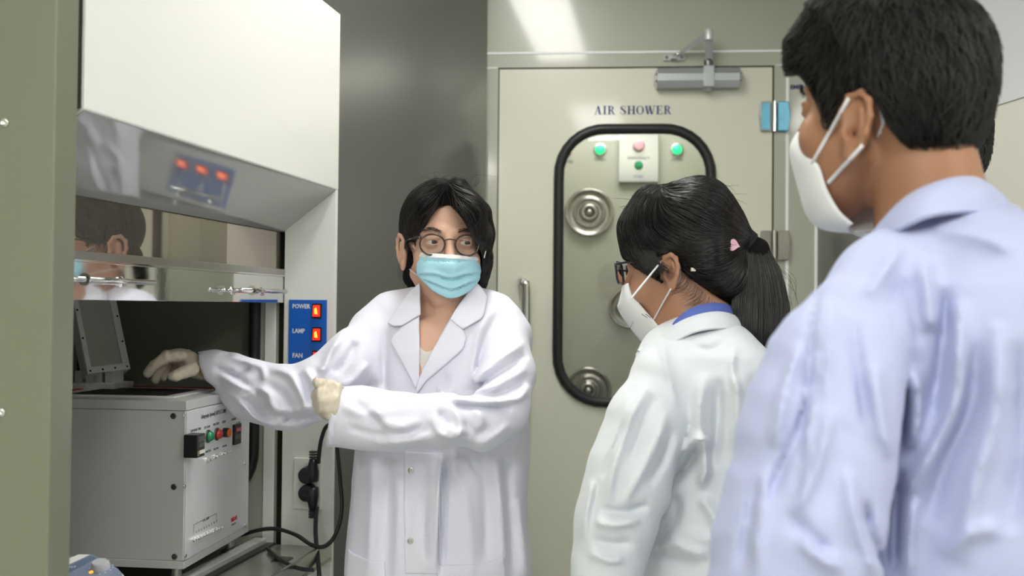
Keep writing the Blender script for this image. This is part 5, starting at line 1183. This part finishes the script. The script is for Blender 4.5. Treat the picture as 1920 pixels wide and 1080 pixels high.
    ribbon('coat_collar', C([(1196, 660, 1.515), (1222, 640, 1.51), (1252, 618, 1.50), (1285, 599, 1.495), (1325, 587, 1.50), (1358, 586, 1.52), (1384, 596, 1.575), (1390, 608, 1.65)]),
           C([(1202, 663, 1.50), (1236, 653, 1.485), (1268, 640, 1.475), (1296, 625, 1.470), (1330, 617, 1.472), (1366, 617, 1.495), (1394, 626, 1.56), (1402, 636, 1.65)]), .0032, 'coat2', pr, bulge=.004)
    ribbon('coat_lapel', C([(1196, 660, 1.52), (1210, 652, 1.51), (1236, 648, 1.50), (1262, 642, 1.49)]), C([(1196, 668, 1.52), (1198, 690, 1.515), (1210, 700, 1.505), (1232, 694, 1.495)]), .003, 'coat2', pr, bulge=.003)
    # mask
    px2 = lambda px, py: None
    seam = [(.108, -.028), (.119, -.050), (.122, -.062), (.103, -.098), (.080, -.128), (.058, -.128), (.040, -.118)]
    edge = [(.026, .088, -.022), (.038, .080, -.040), (.046, .064, -.062), (.050, .050, -.080), (.050, .036, -.100), (.046, .026, -.114), (.042, .022, -.120)]
    mk = shell_mask(H, 'folded_mask', seam, edge, 'maskwhite', pr, bulge=.012)
    nq = n_
    def q_(r_, f_, u_): return H.L(r_*(1 if (H.r.dot(n_) > 0) else -1), f_, u_)
    for k in (0, 1):
        c = q_(.0615-.001*k, .058-.006*k, -.078-.001*k)-pr.location; d1 = (H.f*(-.75)+H.u*-.65).normalized()
        MB().tube([c, c+d1*.011], .0006, 4).o('mask_print', 'dark_print', pr)
    c = q_(.0555, .085, -.100)-pr.location; MB().tube([c, c+(H.f*.6-H.u*.8)*-.014], .0003, 4).o('mask_print', 'dark_print', pr)
    # spectacles
    g = empty('spectacles', H.o, label='dark navy spectacles worn by the woman with the ponytail', cat='glasses')
    def rp(cx, a, w_=.0235, h_=.0185, e_=.45):
        ca, sa = math.cos(a), math.sin(a); x = cx+w_*abs(ca)**e_*(1 if ca > 0 else -1); return H.L(x, .104-abs(x)*.16, -.003+h_*abs(sa)**e_*(1 if sa > 0 else -1))
    for q in (-1, 1):
        pts = [rp(q*.034, a) for a in np.linspace(0, 2*PI, 40, endpoint=False)]; V = [p-g.location for p in pts]
        MB().tube(V, .0020, 8, closed=True).o('lens_rim', 'frame2', g, smooth=True); n2_ = len(V); V2 = [v+H.f*.0015 for v in V]
        add('lens', V+V2, [tuple(range(n2_))[::-1], tuple(range(n2_, 2*n2_))]+[(i, (i+1) % n2_, n2_+(i+1) % n2_, n2_+i) for i in range(n2_)], 'lens', g)
        line('temple_arm', [H.L(q*.058, .094, .010), H.L(q*.068, .085, .010), H.L(q*.074, .04, .008), H.L(q*.079, -.004, .004)], .0018, 'frame2', g)
    line('bridge', [H.L(-.011, .101, .002), H.L(0, .105, .004), H.L(.011, .101, .002)], .0018, 'frame2', g)
    # hair
    h = Model().u(H.E((0, -.014, .040), (.082, .093, .081)), 0)
    h.u(chain([(1225, 385, 1.60, 40), (1205, 430, 1.60, 38), (1198, 470, 1.605, 28)]), .03).u(chain([(1206, 450, 1.585, 30, .35), (1220, 485, 1.575, 22, .35), (1236, 515, 1.570, 9, .35)]), .02)
    h.u(chain([(1240, 400, 1.56, 45), (1310, 400, 1.56, 60), (1345, 430, 1.57, 44), (1390, 448, 1.572, 15)]), .03).u(chain([(1330, 480, 1.55, 50), (1360, 520, 1.57, 34), (1362, 558, 1.59, 18)]), .03)
    h.cut(prismp([(1233, 478), (1250, 474), (1266, 482), (1272, 500), (1285, 512), (1305, 540), (1330, 568), (1352, 590), (1340, 640), (1255, 640), (1230, 560), (1236, 530), (1226, 524), (1206, 512), (1190, 500), (1176, 486), (1150, 480), (1150, 640), (1200, 640), (1232, 520), (1229, 490)], 1.3, 1.66, sm=False), .002)
    h.cut(H.earcut(1)); h.cut(H.earcut(-1)); h.cut(H.E((0, .078, -.062), (.055, .055, .070)), .005)
    h.cut(H.E((0, .02, -.12), (.09, .11, .06)), .005)
    lo_, hi_ = bounds([P(1150, 338, 1.48), P(1405, 590, 1.76)], .01); hb = surf('hair', h, lo_, hi_, .003, 'hairbase', pr, it=1)
    Vh = np.array([list(v.co+pr.location) for v in hb.data.vertices], f4); tie = np.array(P(1400, 451, 1.572), f4); r = np.random.default_rng(31)
    pb = np.array(P(1212, 520, 1.52), f4); pe_ = np.array(P(1262, 360, 1.55), f4)
    def flow(p):
        v = tie-p; f = v/np.maximum(np.linalg.norm(v, axis=1, keepdims=True), .01); f[:, 2] += .25*np.clip((tie[0]-p[:, 0])/.15, 0, 1)*np.clip((tie[2]+.02-p[:, 2])/.05, -1, 0)*-.2
        x, y = npx(p); fr = 1/(1+np.exp(((x-1235)+(y-400)*.12)/9.)); dn = np.stack([np.where(y < 420, -.35, .15+.5*np.clip((y-440)/60, 0, 1)), np.zeros_like(x), -np.ones_like(x)], 1); return f*(1-fr)[:, None]+dn*fr[:, None]*1.2
    cam_side = lambda V: (V[:, 1] < H.o.y+.06) & (V[:, 2] > H.o.z-.05)
    sd = pick(Vh, 5200, cam_side); pa = grow(h, sd, flow, 14, r.uniform(.004, .010, len(sd)), r.uniform(.0002, .0018, len(sd)), .09)
    # stop the strands at the tie
    dd = np.linalg.norm(pa-tie, axis=2); 
    for s_ in range(len(pa)):
        w_ = np.where(dd[s_] < .016)[0]
        if len(w_): pa[s_, w_[0]:] = pa[s_, w_[0]]+np.arange(len(pa[s_])-w_[0])[:, None]*1e-5
    tubes('hair_strands', pa, r.uniform(.00022, .0005, len(sd)), 'hair2', pr)['kind'] = 'stuff'
    bh = lambda p: np.minimum(b(p), h(p))
    drape('mask_strap', bh, [(1183, 560), (1241, 489)], .0014, 'elastic', pr, y0=1.35); drape('mask_strap', bh, [(1222, 606), (1258, 541)], .0014, 'elastic', pr, y0=1.35); drape('mask_strap', b, [(1275, 502), (1276, 518), (1270, 534)], .0012, 'elastic', pr, off=.0005, y0=1.35)
    # ponytail
    t_ = Model().u(chain([(1402, 452, 1.572, 13), (1416, 470, 1.575, 24, .8), (1422, 520, 1.575, 42, .55), (1425, 580, 1.565, 51, .45), (1426, 630, 1.555, 45, .42), (1424, 668, 1.55, 28, .45), (1427, 704, 1.545, 7, .6)]), .012)
    lo_, hi_ = bounds([P(1360, 430, 1.50), P(1490, 720, 1.62)], .01); surf('ponytail', t_, lo_, hi_, .003, 'hairbase', pr)
    a = np.array([list(P(*q)) for q in [(1400, 450, 1.572), (1416, 469, 1.57), (1424, 520, 1.565), (1426, 580, 1.56), (1425, 635, 1.552), (1426, 680, 1.548), (1430, 712, 1.545)]]); wd = np.array([12, 24, 43, 53, 48, 34, 15])*1.57/F_PX
    pts = []
    from_ = np.array([list(v) for v in catmull(a, 3)]); wdi = np.interp(np.linspace(0, 6, len(from_)), range(7), wd)
    for i in range(2200):
        th = r.uniform(0, 2*PI); rad = r.uniform(.75, 1.04)**.7; sh = r.normal()*.05
        L_ = r.uniform(.75, 1.03); n0 = len(from_); tt = np.linspace(0, (n0-1)*min(L_, 1), 14); cx_ = np.stack([np.interp(tt, range(n0), from_[:, k]) for k in range(3)], 1); wv = np.interp(tt, range(n0), wdi)
        an = th+sh*tt/6; cx_[:, 0] += wv*rad*np.cos(an); cx_[:, 1] += wv*.5*rad*np.sin(an); cx_ += r.normal(size=(1, 3))*.0006; pts.append(cx_)
    tubes('ponytail_strands', np.array(pts), r.uniform(.00025, .0006, len(pts)), 'hair2', pr)['kind'] = 'stuff'
    # stray hairs
    fl = []
    for i in range(46):
        x = r.uniform(1180, 1400); y0 = 348+((x-1290)/110)**2*48; s0 = P(x, y0+4, 1.56+r.uniform(-.02, .03)); d = Vector((r.uniform(-.02, .02), 0, r.uniform(.004, .014))); e = Vector((r.uniform(-.03, .03), 0, r.uniform(-.012, .004))); fl.append([list(q) for q in catmull([s0, s0+d, s0+d+e], 4)])
    for i in range(40):
        x, y0 = r.uniform(1450, 1474), r.uniform(500, 640); s0 = P(x, y0, 1.565); d = Vector((r.uniform(.002, .02), 0, -r.uniform(.01, .04))); fl.append([list(q) for q in catmull([s0, s0+d*.6+Vector((.006, 0, 0)), s0+d+Vector((r.uniform(-.012, .012), 0, -.02))], 4)])
    for i in range(60):
        x, y0 = r.uniform(1285, 1345), 0; y0 = 515+(x-1285)*.9; s0 = P(x, y0, 1.545); fl.append([list(q) for q in catmull([s0, s0+Vector((-.006, -.002, -.014))*r.uniform(.6, 1.4), s0+Vector((-.024, .0, -.022))*r.uniform(.5, 1.3)], 4)])
    for i in range(160):
        k = r.random(); s0 = P(1205+r.uniform(-10, 20), 478+r.uniform(-12, 6), 1.528); fl.append([list(q) for q in catmull([s0, s0+Vector((.012, -.002, -.016))*r.uniform(.8, 1.2), s0+Vector((.034, .000, -.030))*r.uniform(.7, 1.1)], 4)])
    tubes('stray_hairs', np.array([f[:9] for f in fl]), .00022, 'hair2', pr)['kind'] = 'stuff'
    # tie, heart button, ear stud
    c = Vector(tie)-pr.location; axd = (P(1412, 470, 1.575)-P(1372, 436, 1.57)).normalized()
    for k in (-1, 0, 1):
        u = axd.orthogonal().normalized(); w_ = axd.cross(u); MB().tube([c+axd*(.0045*k)+(u*math.cos(a)+w_*math.sin(a))*.0155 for a in np.linspace(0, 2*PI, 24, endpoint=False)], .0032, 8, closed=True).o('hair_tie', 'tie', pr, smooth=True)
    hc_ = P(1376, 460, surf_y(h, 1376, 460, 1.40)-.004)-pr.location; hp_ = []
    for a in np.linspace(0, 2*PI, 40, endpoint=False):
        x, z = 16*math.sin(a)**3, 13*math.cos(a)-5*math.cos(2*a)-2*math.cos(3*a)-math.cos(4*a); k = .00056; ca, sa = math.cos(1.35), math.sin(1.35); hp_.append((hc_.x+(x*ca-z*sa)*k, hc_.z+(x*sa+z*ca)*k))
    hb_ = MB().prism(hp_, 1, hc_.y-.0025, hc_.y+.0025).o('heart_button', 'pink', pr, bevel=.0008)
    for dx in (-.0018, .0018): MB().lathe([(.0007, 0), (.0007, .0004)], (hc_.x+dx, hc_.y-.0026, hc_.z+.0005), (0, -1, 0), 8).o('button_hole', 'frame1', hb_)
    c = P(1300, 505, surf_y(h, 1296, 502, 1.40)-.002)-pr.location; MB().box(c.x-.0036, c.x+.0036, c.y-.003, c.y+.006, c.z-.003, c.z+.003).o('hair_clip', 'pearl', pr, bevel=.001)
    return pr
# ---------------------------------------------------------------- the nearest student
def man_near():
    H = Head(1659, 205, 1.085, -136, 4, .965, -.026, 1.08)
    pr = base_person('person', P(1790, 800, 1.08), 'man in a pale blue lab coat and white mask, nearest the camera')
    tor = Model().u(loft([(395, 1660, 1880, 1.045, .085), (425, 1655, 1920, 1.05, .12), (470, 1612, 1980, 1.055, .16), (540, 1560, 2045, 1.06, .19), (640, 1530, 2080, 1.06, .20), (800, 1535, 2090, 1.06, .19), (1080, 1540, 2090, 1.06, .185), (1500, 1520, 2130, 1.06, .20), (1900, 1500, 2160, 1.06, .21)], math.radians(-4), 2.2), 0)
    tor.u(chain([(1745, 445, 1.02, 60), (1664, 522, .97, 72), (1604, 606, .93, 88)]), .04).u(chain([(1840, 440, 1.05, 62), (1930, 500, 1.12, 85)]), .04)
    arm = Model().u(chain([(1600, 628, .925, 98), (1562, 690, .915, 112), (1535, 800, .905, 124), (1512, 920, .90, 134), (1490, 1050, .895, 142), (1470, 1180, .89, 140), (1440, 1330, .89, 112)]), .03)
    arm.u(chain([(1440, 1330, .89, 112), (1330, 1420, .90, 95), (1240, 1480, .93, 88)]), .03); arm.cut(chain([(1200, 1500, .94, 74), (1270, 1462, .92, 74)]), .003)
    tor.cut(cap(P(1735, 330, 1.05), P(1745, 450, 1.05), .068, .062), .006)
    FT = Folds(1440, 380, 2000, 1140, 2, 1.7); A = FT.add
    A(7, 16, (1690, 460), (1650, 520), (1620, 560)); A(-5, 16, (1700, 520), (1670, 570), (1640, 590)); A(9, 18, (1730, 480), (1740, 560), (1745, 620)); A(-9, 16, (1770, 540), (1772, 620), (1760, 700), (1745, 790)); A(11, 18, (1800, 560), (1798, 660), (1790, 760), (1740, 860), (1700, 930))
    A(-13, 20, (1665, 560), (1670, 660), (1680, 760), (1692, 860)); A(10, 18, (1640, 640), (1650, 720), (1668, 800)); A(10, 18, (1715, 690), (1720, 760), (1710, 840)); A(-8, 22, (1830, 640), (1820, 760), (1770, 880), (1740, 980)); A(8, 26, (1870, 600), (1870, 760), (1830, 900), (1800, 1060)); A(-7, 24, (1905, 640), (1915, 800), (1890, 1000))
    A(-14, 16, (1688, 880), (1680, 960), (1678, 1080)); A(8, 18, (1712, 930), (1704, 1010), (1700, 1090)); A(-5, 14, (1610, 930), (1620, 1000), (1640, 1060)); A(5, 20, (1760, 1040), (1820, 1000), (1880, 990)); A(5, 18, (1750, 430), (1830, 440), (1900, 470)); FT.noise(1.6, 90, 1.5, 2.5, 41)
    FA = Folds(1300, 480, 1760, 1140, 2, 1.7); A = FA.add
    A(-4, 7, (1545, 545), (1530, 600), (1525, 680), (1510, 800), (1500, 960), kind='s'); A(5, 14, (1560, 560), (1555, 640), (1550, 760)); A(8, 14, (1500, 640), (1470, 740), (1450, 840)); A(-7, 14, (1530, 700), (1500, 800), (1465, 880), (1440, 940)); A(6, 16, (1560, 760), (1530, 880), (1490, 960)); A(-6, 14, (1600, 600), (1610, 700), (1625, 800))
    A(7, 16, (1640, 680), (1650, 780), (1668, 860)); A(8, 16, (1590, 880), (1600, 960), (1630, 1040), (1640, 1080)); A(-8, 14, (1620, 940), (1628, 1000), (1655, 1070)); A(7, 16, (1500, 1000), (1530, 1040), (1580, 1070)); A(-6, 14, (1480, 960), (1520, 1010), (1560, 1030)); A(-5, 12, (1420, 900), (1400, 1000), (1390, 1070)); A(5, 12, (1440, 880), (1425, 980), (1420, 1080))
    FA.noise(1.5, 60, 1.9, 2.5, 42)
    D = lambda p: smin(tor(p)-FT(p), arm(p)-FA(p), .012).astype(f4)
    lo = np.array([P(1200, 600, .93).x-.02, .77, P(1700, 1900, 1.06).z-.02]); hi = np.array([P(2175, 600, 1.06).x+.02, 1.30, P(1700, 385, 1.0).z])
    zf = P(1600, 1100, .9).z
    surf('lab_coat', D, lo, hi, .014, 'coat3', pr, fine=((P(1300, 600, .9).x, P(1960, 600, .95).x, .0042), (.78, .98, .0045), (zf, hi[2], .0042)), amp=.018)
    b = Model(); H.ops(b)
    b.u(cap(H.L(0, -.038, -.040), P(1752, 440, 1.06), .048, .054), .015).u(cap(H.L(0, -.042, -.02), P(1762, 440, 1.05), .046, .052), .015)
    b.u(chain([(1765, 470, 1.06, 80), (1790, 640, 1.07, 150), (1800, 1080, 1.07, 170)]), .05).u(chain([(1668, 550, .99, 52), (1550, 800, .91, 66), (1450, 1320, .89, 56), (1240, 1480, .93, 45), (1180, 1520, .95, 40)]), .03)
    b.u(chain([(1900, 520, 1.12, 62), (1930, 900, 1.2, 60), (1800, 1300, 1.24, 50), (1600, 1350, 1.24, 44)]), .03).u(ell(P(1140, 1545, .96), (.05, .022, .035)), .015)
    cc = P(1800, 800, 1.07); leg_ops(b, cc, -113, .09)
    hx, hyy, hz = H.o.x, H.o.y, H.o.z
    surf('body', b, np.array([P(1120, 600, .95).x-.05, .80, .03]), np.array([.64, 1.34, 1.75]), .014, 'skin3', pr, fine=((hx-.13, hx+.12, .0023), (hyy-.11, hyy+.02, .0023), (hz-.12, hz+.05, .0023)), it=0)
    legs(pr, cc, -113, w=.095); H.eyeballs(pr, (0, -.25)); H.brows(pr, 'hair3', 9, (1, -1))
    fa = Model().u(chain([(1900, 530, 1.14, 85), (1930, 900, 1.2, 85), (1800, 1300, 1.24, 75), (1640, 1345, 1.24, 66)]), .04)
    lo_, hi_ = bounds([P(1560, 440, 1.12), P(2060, 1420, 1.12), P(2000, 900, 1.26)], .05); surf('lab_coat_sleeve', fa, lo_, hi_, .012, 'coat3', pr)
    C = lambda l: [P(*q) for q in l]
    ribbon('coat_collar', C([(1638, 450, 1.03), (1654, 425, 1.00), (1700, 371, .975), (1767, 340, .965), (1822, 333, .985), (1852, 347, 1.03), (1855, 362, 1.10), (1760, 372, 1.14)]),
           C([(1618, 480, 1.02), (1650, 452, .985), (1688, 430, .945), (1744, 405, .925), (1828, 398, .94), (1881, 412, .985), (1895, 430, 1.08), (1790, 425, 1.16)]), .004, 'coat3', pr, bulge=.006, nv=6)
    # mask
    q_s = 1 if H.r.y < 0 else -1
    seam = [(.103, -.022), (.114, -.040), (.112, -.054), (.100, -.088), (.086, -.120), (.066, -.134), (.026, -.138)]
    edge = [(.022, .084, -.026), (.034, .076, -.036), (.046, .062, -.054), (.052, .046, -.068), (.051, .036, -.092), (.046, .022, -.116), (.038, .008, -.130)]
    shell_mask(H, 'face_mask', seam, edge, 'maskwhite', pr, th=.0014, bulge=.011)
    q_ = lambda r_, f_, u_: H.L(q_s*r_, f_, u_)
    h = Model().u(H.E((0, -.010, .046), (.0850, .104, .092)), 0)
    h.u(chain([(1560, 60, 1.07, 70), (1520, 95, 1.08, 36), (1506, 122, 1.08, 22)]), .03).u(chain([(1592, 120, 1.06, 42, .4), (1568, 180, 1.056, 20, .4), (1553, 230, 1.06, 8, .4)]), .02)
    h.u(H.E((0, -.066, -.008), (.060, .040, .060)), .03).u(H.E((q_s*.045, -.045, .01), (.04, .06, .055)), .02)
    h.cut(prismp([(1440, 175), (1478, 140), (1500, 138), (1512, 150), (1532, 185), (1538, 215), (1545, 245), (1553, 240), (1566, 200), (1590, 172), (1622, 178), (1648, 195), (1668, 235), (1690, 262), (1720, 285), (1770, 303), (1832, 305), (1860, 340), (1840, 460), (1400, 460)], .8, 1.20, sm=False), .0015)
    h.cut(H.earcut(1)); h.cut(H.earcut(-1)); h.cut(H.E((0, .082, -.045), (.075, .060, .085)), .004); h.cut(H.E((0, .05, -.12), (.09, .12, .07)), .004)
    lo_, hi_ = bounds([P(1460, -80, .92), P(1880, 330, 1.24)], .015); hb = surf('hair', h, lo_, hi_, .0032, 'hairbase', pr, it=1)
    bh = lambda p: np.minimum(b(p), h(p))
    drape('mask_strap', bh, [(1523, 306), (1592, 184)], .0022, 'elastic', pr, y0=.85); drape('mask_strap', bh, [(1553, 343), (1618, 272)], .0022, 'elastic', pr, y0=.85); drape('mask_strap', b, [(1652, 206), (1656, 232), (1646, 258)], .0018, 'elastic', pr, off=.0005, y0=.85)
    Vh = np.array([list(v.co+pr.location) for v in hb.data.vertices], f4); r = np.random.default_rng(51)
    fh, uh = np.array(H.f), np.array(H.u)
    def flow(p):
        v = (p-np.array(H.L(0, 0, 0), f4)); fc = v@fh; f = np.outer(np.clip(fc*10+.1, -.2, 1.0), fh)-np.outer(np.ones(len(p)), uh)*np.where(fc > .06, .35, .8)[:, None]; return f
    sd = pick(Vh, 5200, lambda V: V[:, 1] < H.o.y+.07); pa = grow(h, sd, flow, 8, r.uniform(.0022, .0045, len(sd)), r.uniform(.0006, .0022, len(sd)), .22)
    pa += np.linspace(0, 1, 8)[None, :, None]**2*r.uniform(0, .003, (len(sd), 1, 1))*((pa[:, :1]-np.array(H.L(0, 0, .03)))/.1)
    tubes('hair_strands', pa, r.uniform(.0003, .0005, len(sd)), 'hair3', pr)['kind'] = 'stuff'
    return pr
# ---------------------------------------------------------------- the student hidden behind him
def man_hidden():
    H = Head(1699, 284, 1.60, -112, -3, .97)
    pr = base_person('person', P(1750, 800, 1.62), 'man mostly hidden behind the nearest student, only his black hair and mask edge showing')
    tor = Model().u(loft([(480, 1692, 1810, 1.61, .09), (520, 1655, 1855, 1.61, .16), (580, 1638, 1880, 1.61, .195), (700, 1632, 1890, 1.61, .20), (1080, 1635, 1890, 1.61, .19), (1540, 1620, 1880, 1.61, .2)], 0, 2.2), 0)
    for s_ in (-1, 1): tor.u(cap(P(1755, 565, 1.61+.15*s_), P(1745, 850, 1.61+.19*s_), .060, .056), .04).u(cap(P(1740, 850, 1.61+.19*s_), P(1690, 1080, 1.61+.18*s_), .052, .045), .03)
    tor.cut(cap(P(1745, 420, 1.61), P(1745, 500, 1.61), .064, .06), .005)
    lo, hi = bounds([P(1630, 470, 1.36), P(1880, 1540, 1.86)], .03); surf('lab_coat', tor, lo, hi, .011, 'coat2', pr)
    ribbon('coat_collar', [P(*q) for q in [(1690, 480, 1.56), (1720, 458, 1.545), (1760, 452, 1.55), (1795, 462, 1.60), (1760, 462, 1.67), (1700, 478, 1.66)]], [P(*q) for q in [(1680, 506, 1.54), (1716, 494, 1.515), (1764, 488, 1.52), (1812, 496, 1.60), (1764, 492, 1.70), (1690, 505, 1.68)]], .004, 'coat2', pr)
    b = Model(); H.ops(b); b.u(cap(H.L(0, -.02, -.05), P(1750, 540, 1.61), .056, .056), .02).u(cap(P(1755, 590, 1.61), P(1755, 1080, 1.61), .075, .085), .03)
    for s_ in (-1, 1): b.u(chain([(1752, 590, 1.61+.13*s_, 32), (1740, 850, 1.61+.19*s_, 36), (1680, 1110, 1.61+.18*s_, 28)]), .03).u(ell(P(1665, 1160, 1.61+.18*s_), (.03, .018, .05)), .015)
    cc = P(1750, 800, 1.61); leg_ops(b, cc, -98, .085)
    hx, hyy, hz = H.o.x, H.o.y, H.o.z
    surf('body', b, np.array([.52, 1.34, .03]), np.array([.80, 1.88, 1.76]), .013, 'skin3', pr, fine=((hx-.12, hx+.1, .004), (hyy-.09, hyy+.09, .004), (hz-.12, hz+.05, .004)), it=0)
    legs(pr, cc, -98); H.eyeballs(pr)
    seam = [(.103, -.020), (.116, -.042), (.118, -.058), (.108, -.092), (.094, -.124), (.070, -.136), (.050, -.130)]
    edge = [(.022, .090, -.020), (.034, .081, -.030), (.046, .066, -.052), (.052, .048, -.068), (.050, .036, -.092), (.044, .026, -.114), (.036, .022, -.126)]
    shell_mask(H, 'face_mask', seam, edge, 'maskwhite', pr)
    h = Model().u(H.E((0, -.026, .044), (.084, .104, .090)), 0).u(H.E((0, -.080, -.012), (.058, .040, .050)), .03)
    h.cut(H.E((0, .082, -.045), (.085, .060, .085)), .004); h.cut(H.E((0, .05, -.12), (.09, .12, .08)), .004)
    lo_, hi_ = bounds([P(1590, 120, 1.50), P(1880, 350, 1.72)], .015); hb = surf('hair', h, lo_, hi_, .004, 'hairbase', pr)
    Vh = np.array([list(v.co+pr.location) for v in hb.data.vertices], f4); r = np.random.default_rng(61); uh = np.array(H.u)
    sd = pick(Vh, 1500, lambda V: V[:, 0] > .70); pa = grow(h, sd, lambda p: -np.outer(np.ones(len(p)), uh)*.8, 6, r.uniform(.002, .004, len(sd)), r.uniform(.0005, .002, len(sd)), .25)
    pa += np.linspace(0, 1, 6)[None, :, None]**2*r.uniform(0, .003, (len(sd), 1, 1))*((pa[:, :1]-np.array(H.L(0, 0, .03)))/.1)
    tubes('hair_strands', pa, r.uniform(.0003, .0006, len(sd)), 'hair3', pr)['kind'] = 'stuff'
    return pr
PEOPLE = [woman_instructor, woman_student, man_near, man_hidden]
# ================================================================ build the people, tidy text
import time as _t
_t0 = _t.time()
for _f in PEOPLE:
    _f(); print('built', _f.__name__, round(_t.time()-_t0, 1))
bpy.context.view_layer.update()
_dg = bpy.context.evaluated_depsgraph_get()
for _o in [o for o in COL.objects if o.type == 'FONT']:
    _me = bpy.data.meshes.new_from_object(_o.evaluated_get(_dg)); _n = _o.name; _me.name = _n
    _p, _l, _r, _s = _o.parent, _o.location.copy(), _o.rotation_euler.copy(), _o.scale.copy(); bpy.data.objects.remove(_o)
    _q = bpy.data.objects.new(_n, _me); COL.objects.link(_q); _q.parent = _p; _q.location = _l; _q.rotation_euler = _r; _q.scale = _s
